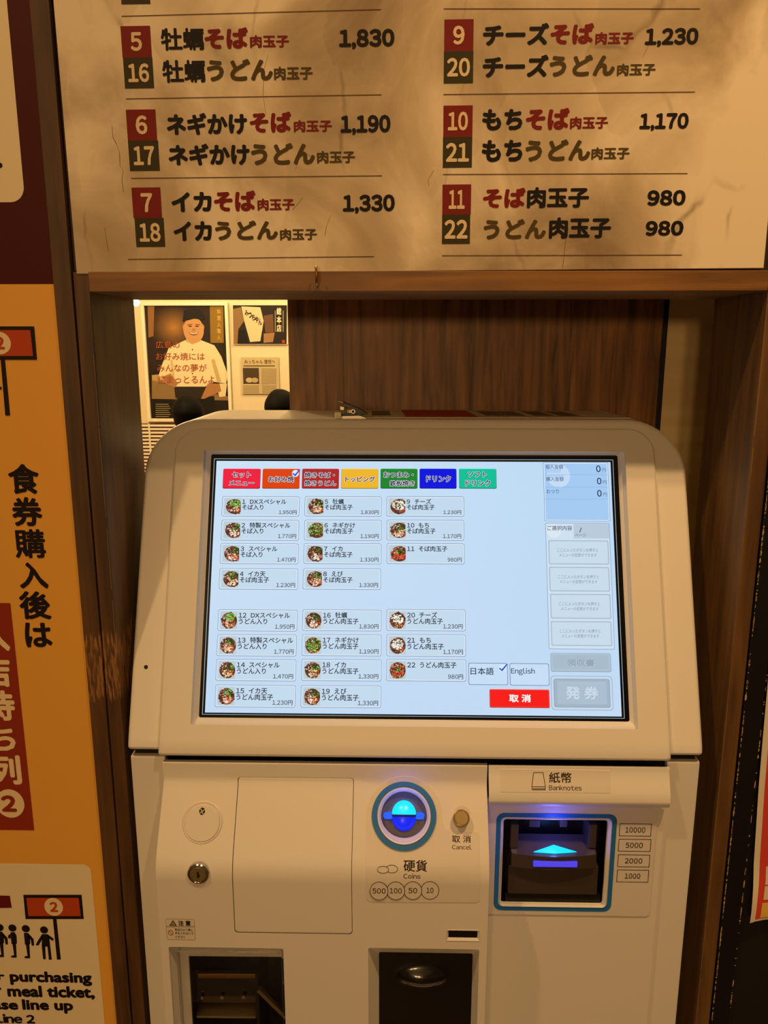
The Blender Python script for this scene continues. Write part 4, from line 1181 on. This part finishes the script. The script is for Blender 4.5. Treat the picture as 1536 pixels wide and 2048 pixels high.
for (ta, ba), (tb, bb), tx in ROWS:
    for t, q, c in ((ta, ba, TR), (tb, bb, TG)):
        if not tx and c == TR: continue
        p = Paint(S.uv, S.P); p.rect(*q, .0002, c)
        hw = 11.5 if len(t) == 1 else {'11': 16, '10': 20, '17': 21, '18': 21, '16': 21}.get(t, 23)
        cx_, cy_ = (q[0] + q[2]) / 2, (q[1] + q[3]) / 2
        p.text(t, cx_ - hw, cy_ - 19, cx_ + hw, cy_ + 19, .0004, NM, .036)
        p.build('number_tile', M_INK, sign, '%s tile numbered %s' % ('dark red' if c == TR else 'dark olive', t))
    lines = [[], []]
    for e in tx:
        if e[0][0].isdigit():
            p = Paint(S.uv, S.P); p.text(e[0], *e[1:5], .0003, BK, .052); p.build('price', M_INK, sign, 'price ' + e[0])
        else: lines[0 if (e[2] + e[4]) / 2 < ba[3] + 6 else 1].append(e)
    for ln in lines:
        if not ln: continue
        p = Paint(S.uv, S.P)
        for t, x0, y0, x1, y1, c in ln: p.text(t, x0, y0, x1, y1, .0003, c, .030 if '牡' in t else (.052 if t != nik else (.042 if (x1 - x0) > 90 else .036)))
        p.build('dish_name', M_INK, sign, 'dish name ' + ''.join(e[0] for e in ln))
p = Paint(S.uv, S.P)
for q in ((243, 32.7, 762, 19), (251.6, 197.7, 763, 189.5), (262, 356.7, 764, 351.5), (256, 518.7, 748, 513), (887.6, 17.7, 1400, 17.7), (886.7, 189, 1389.6, 184), (885.7, 349, 1374.7, 347), (884, 511.4, 1364, 510)):
    p = Paint(S.uv, S.P); p.line(*q, 1.5, .0003, '6a4a28'); p.build('printed_rule', M_INK, sign)
pass
p = Paint(S.uv, S.P)
# long creases of the printed paper
rnd = random.Random(8)
def crease(pts, wd, col):
    for (a, b_) in zip(pts, pts[1:]): p.line(a[0], a[1], b_[0], b_[1], wd * rnd.uniform(.5, 1.1), .00012, col)
crease([(224, 252), (226, 275), (233, 288), (239, 305), (240, 330)], 1.2, '8a6a42'); crease([(239, 330), (246, 340), (244, 360), (247, 385)], 1.0, '8a6a42')
crease([(209, 455), (213, 480), (217, 502)], 1.2, '8a6a42'); crease([(1137, 455), (1130, 490), (1127, 520), (1125, 536)], 1.2, '7a5a36')
crease([(536, 110), (528, 140), (526, 190), (532, 230)], 1.0, 'a08058'); crease([(1300, 70), (1295, 95), (1285, 115)], 1.3, '8a6a42'); crease([(585, 420), (598, 405), (605, 395)], 1.0, '8a6a42')
crease([(630, 320), (604, 300), (590, 340)], .9, 'a08058'); crease([(868, 340), (856, 360), (858, 372)], 1.2, '8a6a42'); crease([(650, 470), (653, 452), (662, 430)], 1.0, '8a6a42')
p.build('printed_crease', M_INK, sign)['kind'] = 'stuff'

# brass screw hook on the lintel
hk = onY(635, 566, YP - 0.001)
crv = bpy.data.curves.new('screw_hook', 'CURVE'); crv.dimensions = '3D'; crv.bevel_depth = 0.0012; crv.bevel_resolution = 3
sp = crv.splines.new('POLY'); P_ = [(0, 0.003, -.003), (0, -0.004, -.003), (0, -0.009, -.002), (0.0005, -0.012, .002), (0.0005, -0.0125, .008), (0, -0.0118, .013), (0, -0.0105, .015)]
sp.points.add(len(P_) - 1)
for i, q in enumerate(P_): sp.points[i].co = (*q, 1)
to = bpy.data.objects.new('tmp', crv); COL.objects.link(to); to.location = hk; bpy.context.view_layer.update()
me = bpy.data.meshes.new_from_object(to.evaluated_get(bpy.context.evaluated_depsgraph_get())); me.transform(Matrix.Translation(hk)); bpy.data.objects.remove(to); bpy.data.curves.remove(crv)
me.name = 'screw_hook'
o = finish('screw_hook', me, M_BRASS, None, 60); tag(o, 'small brass screw hook under the bottom edge of the menu sign', 'hook')
knob('hook_plate', lambda u, v, w: hk + Vector((u, -w, v - .003)), [(0.0034, 0), (0.0032, .001), (.0018, .0014)], M_BRASS, o)

# ------------------------------------------------------------------ left notice board
YN = YP + 0.001
NB = wallframe(YN, 0.0)
nb1 = XL2 - 0.0006
zt = NB.uv(60, 568)[1]
board = slab('notice_board', NB.P, [(-0.85, -1.2), (nb1, -1.2), (nb1, 1.0), (-0.85, 1.0)], -0.0025, 0.0, simple('orange_print', 'f2b244', 0.6), None, bev=0.0003)
tag(board, 'tall orange and dark red notice board telling ticket holders where to queue', 'notice board')
p = Paint(NB.uv, NB.P)
e1 = nb1 - .0002
p.poly_uv([(-0.85, zt), (e1, zt), (e1, 1.0), (-0.85, 1.0)], .0002, '480b0a')
p.build('red_field', M_INK, board)
p = Paint(NB.uv, NB.P)
c1 = NB.uv(32, 200)[0]; cb = NB.uv(20, 404.6)[1]
p.poly_uv(rr(-.8, cb, c1, cb + .6, .014, 8), .0004, 'f2e2bc'); p.text('p', -14, 324, 6, 343, .0006, '1a100c', .05); p.build('white_card', M_INK, board)
def pictosign(p, xl, yt, xr, yb, fr, cx_, cy_, r, lean):
    k = (yb - yt) * lean
    p.poly([(xl, yt), (xr, yt + (xr - xl) * .0), (xr + k, yb), (xl + k, yb)], .0005, '1c100c')
    p.poly([(xl + fr, yt + fr), (xr - fr, yt + fr), (xr - fr + k, yb - fr), (xl + fr + k, yb - fr)], .0006, 'c0481c')
    p.ellipse(cx_, cy_, r, r * .97, .0007, 'f0dcb0'); p.text('2', cx_ - r * .42, cy_ - r * .55, cx_ + r * .45, cy_ + r * .55, .0008, 'c0481c', .05)
p = Paint(NB.uv, NB.P)
pictosign(p, -70, 652.7, 68.5, 719.5, 7.5, -1, 686, 23.5, .085)
p.poly([(1.5, 719), (10, 719), (20.5, 831), (11, 831)], .0005, '1c100c'); p.ellipse(0, 776, 4, 3, .0005, '1c100c')
p.build('queue_pictogram', M_INK, board)
p = Paint(NB.uv, NB.P)
for ch, bb in (('食', (17, 927.5, 78.5, 988)), ('券', (24, 994, 84.4, 1052.6)), ('購', (29.3, 1058, 90.8, 1116)), ('入', (38, 1124.4, 95.8, 1177)), ('後', (39, 1182, 101.5, 1238.5)), ('は', (50, 1245, 104, 1294.7))):
    p.text(ch, *bb, .0004, '1a0e0c', .024 if ch in '購' else .034)
p.build('vertical_lettering', M_INK, board)
p = Paint(NB.uv, NB.P)
b1 = NB.uv(44.7, 1433)[0]; bt, bb_ = NB.uv(10, 1206)[1], NB.uv(40, 1660)[1]
p.poly_uv([(b1 - .08, bb_), (b1, bb_), (b1, bt), (b1 - .08, bt)], .0003, '96301a')
for ch, bb in (('入', (-43, 1241, 18.5, 1302)), ('店', (-40, 1312, 21.5, 1374)), ('待', (-32, 1380, 30, 1441)), ('ち', (-22, 1451, 31, 1501)), ('列', (-18, 1510, 42.5, 1569))):
    p.text(ch, *bb, .0005, 'f2dcae', .036)
p.ellipse(20.5, 1606.6, 28.5, 28.5, .0005, 'f2dcae', 40); p.text('2', 3, 1590, 33, 1623, .0007, '96301a', .05)
p.build('red_banner', M_INK, board)
p = Paint(NB.uv, NB.P)
k1 = NB.uv(196.5, 1900)[0]; kt = NB.uv(100, 1727.5)[1]
p.poly_uv(rr(-.8, kt - .6, k1, kt, .0095, 8), .0003, 'f2e2bc')
p.poly([(-20, 1790), (20, 1791), (24, 1815), (-20, 1816)], .0005, '6a1216')
pictosign(p, 47, 1789, 163.5, 1837.5, 6, 107.8, 1813, 18.5, .09)
DK = '1c100c'
def q7(pts, dx=0, dy=0): return [((x + dx) / 5.12, 1700 + (y + dy) / 5.12) for x, y in pts]
p.poly(q7([(543, 700), (580, 700), (625, 1118), (585, 1118)]), .00055, DK)
def z7(pts, dx=0, dy=0): p.poly(q7(pts, dx, dy), .0006, DK)
p.ellipse(453 / 5.12, 1700 + 815 / 5.12, 8, 7.2, .0006, DK)
z7([(432, 858), (488, 858), (505, 880), (516, 985), (430, 985)]); z7([(432, 858), (440, 900), (395, 975), (368, 970), (375, 950)]); z7([(488, 858), (552, 905), (545, 928), (500, 900)])
z7([(430, 980), (465, 980), (470, 1115), (444, 1115)]); z7([(488, 980), (516, 980), (532, 1118), (503, 1120)])
for dx, dy, arm in ((0, 0, 1), (-137, -7, 0), (-268, -12, 1)):
    p.ellipse((266 + dx) / 5.12, 1700 + (802 + dy) / 5.12, 8, 7.2, .0006, DK)
    z7([(246, 845), (288, 845), (308, 880), (312, 960), (258, 966)], dx, dy)
    if arm: z7([(288, 845), (346, 908), (352, 972), (328, 978), (318, 918), (290, 890)], dx, dy)
    else: z7([(246, 860), (222, 880), (222, 905), (250, 912)], dx, dy)
    z7([(266, 955), (302, 955), (310, 1105), (254, 1105), (254, 1086), (284, 1080)], dx, dy)
for t, x0, y0, x1, y1 in (('After', -72, 1943, 9.5, 1958.5), ('purchasing', 20, 1942.5, 184, 1970.5), ('your', -62, 1973, 4, 1996), ('meal ticket,', 15, 1971, 189.5, 1997.5), ('please', -60, 1998, 36.5, 2024), ('line up', 45, 1998.5, 146.5, 2026), ('at', -34, 2030, -12, 2045), ('line 2', -5, 2027.5, 70, 2046)):
    p.text(t, x0, y0, x1, y1, .0005, '140c0a', .045)
p.build('white_card', M_INK, board, 'cream card with pictogram and English queueing text')

# ------------------------------------------------------------------ red leaflet pinned at the right
bm = bmesh.new(); rows = 26; YA = YP - 0.006
RP = wallframe(YA)
edge = [(1548, 1240), (1536, 1355), (1525.7, 1469), (1517, 1572.7), (1509, 1697), (1505, 1759), (1491.7, 1833)]
E2 = [RP.uv(*e) for e in edge]
def edge_u(v):
    for (a, b_) in zip(E2, E2[1:]):
        if a[1] >= v >= b_[1]: t = (a[1] - v) / (a[1] - b_[1]); return a[0] + (b_[0] - a[0]) * t
    return E2[-1][0]
vt_, vb_ = E2[0][1], E2[-1][1]
def PPp(a, v, w=0.0):   # a: distance from the left edge
    curl = 0.010 * math.exp(-a / 0.02) * sstep(0, 1, 1 - (v - vb_) / 0.07 if v < vb_ + .07 else 0)
    return RP.P(edge_u(min(max(v, vb_), vt_)) + a, v, 0.0004 + curl + w)
def sheet(name, a0, a1, v0, v1, w, mat, parent, th=0.0003):
    bm = bmesh.new(); na, nv = 10, 26; g = [[[bm.verts.new(PPp(a0 + (a1 - a0) * (i / na) ** 1.5, v0 + (v1 - v0) * j / nv, w + k)) for i in range(na + 1)] for j in range(nv + 1)] for k in (0, th)]
    for k in (0, 1):
        for j in range(nv):
            for i in range(na): bm.faces.new((g[k][j][i], g[k][j][i + 1], g[k][j + 1][i + 1], g[k][j + 1][i]))
    for j in range(nv):
        for i in (0, na): bm.faces.new((g[0][j][i], g[0][j + 1][i], g[1][j + 1][i], g[1][j][i]))
    for i in range(na):
        for j in (0, nv): bm.faces.new((g[0][j][i], g[0][j][i + 1], g[1][j][i + 1], g[1][j][i]))
    return bmobj(name, bm, mat, parent, 60)
leaf = sheet('leaflet', 0, 0.21, vb_, vt_, 0, M_PAPER, None); tag(leaf, 'curling white leaflet with a red print pinned to the black panel at the right', 'leaflet')
sheet('red_print', 0.0065, 0.2, vb_ + .003, vt_ - .01, 0.0005, simple('red_ink', 'dc4438', 0.6), leaf)
yv = RP.uv(1530, 1812)[1]
sheet('printed_box', 0.0125, 0.19, vb_ + .004, vb_ + .022, 0.0010, simple('yellow_ink', 'f0c458', 0.6), leaf)
sheet('printed_box', 0.0135, 0.19, vb_ + .026, vb_ + .042, 0.0010, M_PAPER, leaf)
sheet('printed_box', 0.0135, 0.19, vb_ + .044, vb_ + .066, 0.0010, M_PAPER, leaf)

# ------------------------------------------------------------------ things on top of the machine
ZTOP = PH(0, vT, 0).z
YT0 = PH(0, vT, 0).y
def onZ(px, py, z):
    r = ray(px, py); return CO + r * ((z - CAMZ) / r.z)
nz_ = ZTOP + 0.0006
# folded leaflet lying flat
cl = [onZ(733, 836.5, nz_), onZ(1262, 838, nz_), onZ(1190, 823.5, nz_), onZ(735, 821, nz_)]
cl = [Vector((min(max(q.x, -1), uR - .05), max(YT0 + .008, min(q.y, Y_BACK - .012)), nz_)) for q in cl]
def quadslab(name, quad, h, mat, parent, dz=0.0, bow=0.0):
    bm = bmesh.new(); n = 12
    def at(s, t, k):
        a = quad[0].lerp(quad[1], s); b_ = quad[3].lerp(quad[2], s); q = a.lerp(b_, t); return Vector((q.x, q.y, q.z + dz + k + bow * math.sin(s * 9) * math.sin(t * 3.1)))
    g = [[[bm.verts.new(at(i / n, j / n, k)) for i in range(n + 1)] for j in range(n + 1)] for k in (0, h)]
    for k in (0, 1):
        for j in range(n):
            for i in range(n): bm.faces.new((g[k][j][i], g[k][j][i + 1], g[k][j + 1][i + 1], g[k][j + 1][i]))
    for j in range(n):
        for i in (0, n): bm.faces.new((g[0][j][i], g[0][j + 1][i], g[1][j + 1][i], g[1][j][i]))
    for i in range(n):
        for j in (0, n): bm.faces.new((g[0][j][i], g[0][j][i + 1], g[1][j][i + 1], g[1][j][i]))
    return bmobj(name, bm, mat, parent, 60)
lf = quadslab('flyer', cl, 0.0012, simple('flyer_paper', 'cdbfa6', 0.6), None); tag(lf, 'printed flyer with red blocks lying flat on top of the ticket machine', 'flyer')
def sub(qd, s0_, t0_, s1_, t1_):
    def f(s, t): return qd[0].lerp(qd[1], s).lerp(qd[3].lerp(qd[2], s), t)
    return [f(s0_, t0_), f(s1_, t0_), f(s1_, t1_), f(s0_, t1_)]
mred = simple('flyer_red', 'a8321e', 0.6); mgry = simple('flyer_ink', '6a5a48', 0.6)
quadslab('red_block', sub(cl, .15, .04, .43, .95), 0.0002, mred, lf, 0.0013)
for a0 in (.02, .47, .55, .66, .76):
    quadslab('print_block', sub(cl, a0, .2, a0 + .075, .8), 0.0002, mgry, lf, 0.0013)
# clip on a clear block
c0 = onZ(700, 838, ZTOP); cy0 = YT0 + 0.020; cx0 = onY(671, 832, cy0).x; cx1 = onY(684, 832, cy0).x
blk = box('acrylic_block', cx0, cx1, cy0 - .012, cy0 + .016, ZTOP + .0003, ZTOP + .0074, simple('cloudy_acrylic', 'f4ecd4', 0.15, coat=.5), None, bev=0.0006)
tag(blk, 'small cloudy acrylic block under the metal clip on top of the machine', 'block')
clipr = empty('spring_clip', ((cx0 + cx1) / 2 + .014, cy0, ZTOP + .0006), 'silver spring clip with open jaws beside the acrylic block on top of the machine', 'clip')
M_CLIP = simple('clip_steel', 'd8cfb8', 0.3, metal=0.6)
def cp(px, py): q = onY(px, py, cy0); return q.x, q.z
def plate(name, pts, y0, y1, mat=M_CLIP):
    bm = bmesh.new(); P2 = [cp(*q) for q in pts]
    a = [bm.verts.new((x, y0, z)) for x, z in P2]; c = [bm.verts.new((x, y1, z)) for x, z in P2]; n = len(a)
    bm.faces.new(a); bm.faces.new(c[::-1])
    for i in range(n): bm.faces.new((a[i], a[(i + 1) % n], c[(i + 1) % n], c[i]))
    bmesh.ops.bevel(bm, geom=bm.edges[:], offset=.00025, segments=1, affect='EDGES')
    return bmobj(name, bm, mat, clipr, 40)
plate('handle_tip', [(675, 801.8), (676, 801), (687, 803.6), (686.6, 805)], cy0 - .007, cy0 + .007)
plate('upper_handle', [(686, 805), (687, 803.6), (704, 810.5), (718, 816), (736, 827), (734, 828.5), (712, 827), (704, 816)], cy0 - .006, cy0 + .006, M_BLACK)
plate('lower_handle', [(681, 811), (684, 813), (690, 813.5), (688, 820), (681, 819)], cy0 - .006, cy0 + .006)
plate('jaw', [(690, 814), (695, 815), (693, 822), (698, 828), (687, 828), (690, 822)], cy0 - .006, cy0 + .006, M_BLACK)
plate('jaw', [(684, 828), (700, 827.5), (720, 827), (733, 828.5), (726, 830), (684, 831)], cy0 - .006, cy0 + .006, M_BLACK)
plate('base_strip', [(683, 831), (720, 830), (728, 833), (737, 836.5), (736, 837.6), (726, 836.6), (683, 836.6)], cy0 - .008, cy0 + .008)
plate('collar', [(695, 819), (703, 819), (703, 825), (695, 825)], cy0 - .0065, cy0 + .0065)
q = cp(707, 822)
knob('spring_pin', lambda u, v, w: Vector((q[0] + u, cy0 + .0075 - w, q[1] + v)), [(0.0032, 0), (.0032, .0150), (.0026, .0156)], M_CLIP, clipr, 16)
knob('pin_hole', lambda u, v, w: Vector((q[0] + u, cy0 - .0081 - w, q[1] + v)), [(0.0015, 0), (.0014, .0004)], M_DARK, clipr, 12)
q2 = cp(697, 821)
knob('spring_coil', lambda u, v, w: Vector((q2[0] + u, cy0 + .006 - w, q2[1] + v)), [(0.0017, 0), (.0017, .013)], M_CHROME, clipr, 12)

# ------------------------------------------------------------------ dining room seen through the gap
YW = 5.19
WF = wallframe(YW)
def Z3(x, y): return 240 + x / 2.954, 530 + y / 2.954     # measured on an enlargement of the photograph
# framed chef poster
def fbox(name, x0, y0, x1, y1, th, mat, parent=None, w0=0.0, bev=0.0):
    xm, ym = (x0 + x1) / 2, (y0 + y1) / 2
    return box(name, WF.uv(x0, ym)[0], WF.uv(x1, ym)[0], YW - w0 - th, YW - w0, CAMZ + WF.uv(xm, y1)[1], CAMZ + WF.uv(xm, y0)[1], mat, parent, bev)
po = empty('framed_poster', (WF.uv(378, 700)[0], YW, CAMZ + WF.uv(378, 845)[1]), 'large white framed poster of a smiling chef on the far cream wall', 'poster')
fx0, fy0, fx1, fy1 = 290, 605, 461, 843
U0, V0, U1, V1 = WF.uv(fx0, 724)[0], WF.uv(376, fy1)[1], WF.uv(fx1, 724)[0], WF.uv(376, fy0)[1]
KW = 0.021
for (a_, b_, c_, d_) in ((U0, V0, U0 + KW, V1), (U1 - KW, V0, U1, V1), (U0 + KW, V1 - KW, U1 - KW, V1), (U0 + KW, V0, U1 - KW, V0 + KW)):
    box('frame_bar', a_, c_, YW - .022, YW, CAMZ + b_, CAMZ + d_, M_WHITEF, po, 0.002)
p = Paint(WF.uv, WF.P)
def g(pts, w, c): p.poly([Z3(*q) for q in pts], w, c)
p.poly_uv([(U0 + .002, V0 + .002), (U1 - .002, V0 + .002), (U1 - .002, V1 - .002), (U0 + .002, V1 - .002)], .004, '2a1c12')
for i in range(14):
    r = 1 - i / 14; f = i / 13; p.ellipse(*Z3(320, 370), 50 * r, 48 * r, .0045 + f * .002, tuple((a + (b_ - a) * f) / 255 for a, b_ in zip((44, 30, 20), (168, 118, 58))))
g([(165, 235), (205, 235), (200, 420), (170, 430)], .0068, '8a6034'); g([(600, 240), (640, 240), (650, 560), (560, 430)], .0068, '1c140e')
g([(532, 238), (612, 238), (614, 460), (536, 460)], .007, '8c6c20')
for i, ch in enumerate('料理人職人'): p.text(ch, *Z3(575, 262 + i * 38), *Z3(597, 290 + i * 38), .0078, 'c8a860', .02)
for ch, y in (('美', 300), ('味', 345)): pass
g([(170, 620), (640, 560), (655, 900), (195, 905)], .0072, '20160e')
g([(190, 680), (660, 780), (655, 800), (190, 790)], .0075, '8a7048'); g([(190, 650), (320, 640), (330, 780), (195, 770)], .0074, 'b8975c')
# jacket
g([(385, 445), (470, 440), (560, 475), (600, 540), (640, 650), (628, 700), (560, 690), (500, 720), (335, 722), (225, 670), (250, 590), (290, 490)], .0085, 'e8d7ae')
g([(540, 560), (560, 555), (600, 690), (575, 690)], .009, 'c4ab78'); g([(300, 560), (312, 560), (330, 700), (310, 690)], .009, 'cdb684')
g([(395, 430), (470, 425), (475, 450), (430, 470), (390, 452)], .0088, 'c8a878')
g([(322, 718), (500, 718), (505, 770), (480, 785), (330, 785)], .009, '2a2018'); g([(340, 770), (560, 775), (560, 890), (330, 890)], .0088, '14100c')
g([(255, 660), (300, 640), (345, 700), (325, 725), (280, 705)], .0095, 'a8784c'); g([(520, 700), (590, 700), (600, 745), (500, 790), (480, 790)], .0095, 'a8784c')
g([(565, 700), (635, 700), (625, 775), (590, 780)], .0092, 'e0cfa4')
# head and cap
p.ellipse(*Z3(437, 385), 20.5, 26, .0095, 'c49464'); p.ellipse(*Z3(382, 368), 3.5, 6, .0094, 'b08454'); p.ellipse(*Z3(490, 368), 3.5, 6, .0094, 'b08454')
g([(372, 335), (380, 270), (420, 255), (470, 262), (498, 300), (500, 325), (440, 318)], .010, '17130f')
for ex in (417, 457): p.ellipse(*Z3(ex, 362), 3.6, 1.2, .0102, '3a2416')
g([(400, 352), (430, 349), (430, 352), (402, 356)], .0102, '4a3020'); g([(447, 349), (476, 352), (474, 356), (447, 352)], .0102, '4a3020')
g([(430, 375), (446, 375), (450, 388), (438, 392), (427, 388)], .0102, 'ac7a4e')
g([(410, 397), (438, 402), (466, 397), (456, 412), (438, 417), (420, 412)], .0102, '7a4028'); g([(414, 399), (438, 404), (462, 399), (456, 406), (438, 409), (420, 406)], .0103, 'f0e2c0')
for y in (500, 590, 640): p.ellipse(*Z3(430, y), 1.2, 1.4, .0102, '3a2a1c')
for t, x0, y0, x1, y1 in (('広島の', 215, 450, 355, 492), ('お好み焼には', 215, 518, 502, 562), ('みんなの夢が', 222, 585, 515, 630), ('詰まっとるんよ', 225, 652, 560, 700)):
    p.text(t, *Z3(x0, y0), *Z3(x1, y1), .0112, 'a05030', .006)
g([(200, 795), (310, 792), (312, 905), (204, 905)], .0085, '15110d'); 
for i in range(7): p.line(*Z3(213, 822 + i * 12), *Z3(290 + (i % 3) * 5, 822 + i * 12), 1.1, .0095, 'a89468')
p.build('poster_print', M_INK, po, 'poster of a chef in white jacket and dark cap')
# photograph print above, newspaper cutting below
ph = fbox('photo_print', *Z3(665, 235), *Z3(990, 470), .006, M_PAPER); tag(ph, 'dark photo print of a shop curtain, pinned right of the chef poster', 'picture')
p = Paint(WF.uv, lambda a, b_, w=0.0: WF.P(a, b_, w + .0065))
g([(668, 238), (987, 238), (985, 467), (672, 467)], .0002, '231a12')
g([(718, 245), (830, 250), (850, 330), (830, 450), (770, 455), (735, 330)], .0006, 'dcc9a0'); g([(668, 260), (715, 250), (735, 330), (700, 380), (695, 467), (672, 467)], .0004, '8a6c44')
g([(700, 390), (740, 380), (760, 467), (700, 467)], .0005, '120d0a'); g([(850, 300), (905, 290), (910, 400), (860, 400)], .0005, '6a4a30'); g([(850, 405), (915, 400), (905, 455), (850, 460)], .0007, 'a07850')
for i, ch in enumerate('みっちゃん'): p.text(ch, *Z3(738 + i * 20, 268 + i * 12), *Z3(760 + i * 20, 300 + i * 14), .001, '1c1410', .04)
for i, ch in enumerate('総本店'): p.text(ch, *Z3(926, 252 + i * 50), *Z3(955, 295 + i * 50), .001, 'e6d8b8', .03)
for x in (918, 965): p.line(*Z3(x, 270), *Z3(x, 395), 1.2, .001, 'b8a888')
p.rect(*Z3(958, 443), *Z3(976, 461), .001, 'b03a24')
p.build('photo_image', M_INK, ph)
nw = fbox('newspaper_cutting', *Z3(718, 545), *Z3(940, 762), .003, simple('newsprint', 'c8b58a', 0.8)); tag(nw, 'yellowed newspaper cutting pinned under the dark photo print', 'cutting')
p = Paint(WF.uv, lambda a, b_, w=0.0: WF.P(a, b_, w + .0035))
p.text('みっちゃん 復世へ', *Z3(735, 558), *Z3(918, 584), .0004, '5a4a34', .012); p.line(*Z3(730, 596), *Z3(915, 596), 2.4, .0004, '6a5a40')
p.rect(*Z3(728, 608), *Z3(822, 702), .0004, '4a3c2a'); p.ellipse(*Z3(765, 680), 7, 5, .0008, 'c8b48c'); p.ellipse(*Z3(797, 680), 7, 5, .0014, 'bca880')
for i in range(12): p.line(*Z3(835 + (i % 2), 614 + i * 8), *Z3(925, 614 + i * 8), 1.2, .0004, '94825e')
for i in range(6): p.line(*Z3(728, 714 + i * 8), *Z3(822, 714 + i * 8), 1.2, .0004, '94825e'); p.line(*Z3(840, 714 + i * 8), *Z3(925, 714 + i * 8), 1.2, .0004, '94825e')
p.build('newsprint_text', M_INK, nw)
# slatted dado under the poster
sl_ = empty('slatted_dado', (WF.uv(310, 880)[0], YW, 0), 'slatted wall dado of dark red gaps and cream slats under the framed poster', 'dado')
ztd = CAMZ + WF.uv(300, 847)[1]
mgap = simple('dark_red_gap', '5a1a10', 0.7)
box('dado_backing', -2.6, 1.5, YW - .004, YW, 0.0, ztd, mgap, sl_)
nb_ = 22; pit = (CAMZ + WF.uv(300, 847)[1] - (CAMZ + WF.uv(300, 860.5)[1]))/1.9
for i in range(nb_):
    z = ztd - .006 - i * pit; box('slat', -2.6, 1.5, YW - .016, YW - .004, z - pit * .55, z, M_WHITEF, sl_)
box('upright', WF.uv(299.5, 870)[0], WF.uv(302.5, 870)[0], YW - .022, YW - .016, 0.3, ztd, M_WHITEF, sl_)
# lamp whose glare shows at the corner of the opening
lp = onY(272, 605, 3.6)
la = empty('wall_spot_lamp', (lp.x, lp.y, lp.z - .02), 'bright bare bulb at the upper left corner of the opening', 'lamp')
bm = bmesh.new(); bmesh.ops.create_uvsphere(bm, u_segments=16, v_segments=10, radius=.016, matrix=Matrix.Translation(lp))
bmobj('bulb', bm, emit('bulb_glow', (1, .85, .55), 14), la, 60)
knob('socket', lambda u, v, w: lp + Vector((u, v, .012 + w)), [(.010, 0), (.010, .03), (.003, .032)], M_BLACK, la, 16)
bm = bmesh.new(); bx(bm, lp.x - .0015, lp.x + .0015, lp.y - .0015, lp.y + .0015, lp.z + .04, 3.42); bmobj('cord', bm, M_BLACK, la)


def stool(x, y, label):
    st = empty('stool', (x, y, 0), label, 'stool', 'stools in the dining room')
    knob('seat', lambda u, v, w: Vector((x + u, y + v, .42 + w)), [(.15, 0), (.165, .012), (.165, .03), (.15, .04)], M_PANEL, st, 24)
    for a in (45, 135, 225, 315):
        c, s = math.cos(math.radians(a)), math.sin(math.radians(a))
        bm = bmesh.new(); bx(bm, x + c * .11 - .014, x + c * .11 + .014, y + s * .11 - .014, y + s * .11 + .014, 0, .42); bmobj('leg', bm, M_PANEL, st)


def diner(x, y, top, label, hw):
    d = empty('person', (x, y, 0), label, 'person', 'diners seated beyond the gap')
    # skeleton: pelvis, spine, neck, head, arms forward, legs bent
    J = [((0, 0, .52), .13), ((0, -.01, .68), .12), ((0, .0, .85), .14), ((0, .01, .98), .10), ((0, .01, 1.05), .055), ((0, .02, 1.13), .075), ((0, .02, top - .10), .085),
         ((-.17, 0, .97), .055), ((-.22, .05, .75), .045), ((-.17, .27, .70), .035), ((-.12, .36, .73), .03),
         ((.17, 0, .97), .055), ((.22, .05, .75), .045), ((.17, .27, .70), .035), ((.12, .36, .73), .03),
         ((-.09, .06, .54), .085), ((-.11, .40, .52), .06), ((-.11, .42, .10), .04), ((-.11, .52, .035), .032),
         ((.09, .06, .54), .085), ((.11, .40, .52), .06), ((.11, .42, .10), .04), ((.11, .52, .035), .032)]
    E = [(0, 1), (1, 2), (2, 3), (3, 4), (4, 5), (5, 6), (3, 7), (7, 8), (8, 9), (9, 10), (3, 11), (11, 12), (12, 13), (13, 14), (0, 15), (15, 16), (16, 17), (17, 18), (0, 19), (19, 20), (20, 21), (21, 22)]
    me = bpy.data.meshes.new('body'); me.from_pydata([Vector(j[0]) for j in J], E, []); me.materials.append(M_CLOTH)
    o = bpy.data.objects.new('body', me); COL.objects.link(o); o.parent = d
    sk = o.modifiers.new('skin', 'SKIN'); sk.use_smooth_shade = True
    for i, j in enumerate(J): me.skin_vertices[0].data[i].radius = (j[1], j[1]); me.skin_vertices[0].data[i].use_root = (i == 0)
    o.modifiers.new('sub', 'SUBSURF').levels = 1; o.modifiers['sub'].render_levels = 1
    # hair: rounded cap covering the back of the head
    bm = bmesh.new(); bmesh.ops.create_uvsphere(bm, u_segments=32, v_segments=20, radius=1)
    for v in bm.verts:
        c = v.co.copy(); n_ = noise.noise(c * 2.5) * .05
        if c.z < -.1: c.x *= .92; c.y *= .85
        v.co = Vector((c.x * hw * (1 + n_), c.y * hw * 1.12 - .005 + .02, (c.z * .105 if c.z > 0 else c.z * .14) * (1 + n_) + top - .104)) + Vector((x, y, 0))
    bmobj('hair', bm, M_HAIR, d, 80)
    return d


h1 = onY(372, 790, 4.35); h2 = onY(559, 779, 4.35)
stool(h1.x, h1.y, 'round dark stool under the left diner'); stool(h2.x, h2.y, 'round dark stool under the right diner')
diner(h1.x, h1.y, h1.z, 'black-haired person seen from behind in front of the chef poster', .088)
diner(h2.x, h2.y, h2.z, 'black-haired person seen from behind below the newspaper cutting', .092)
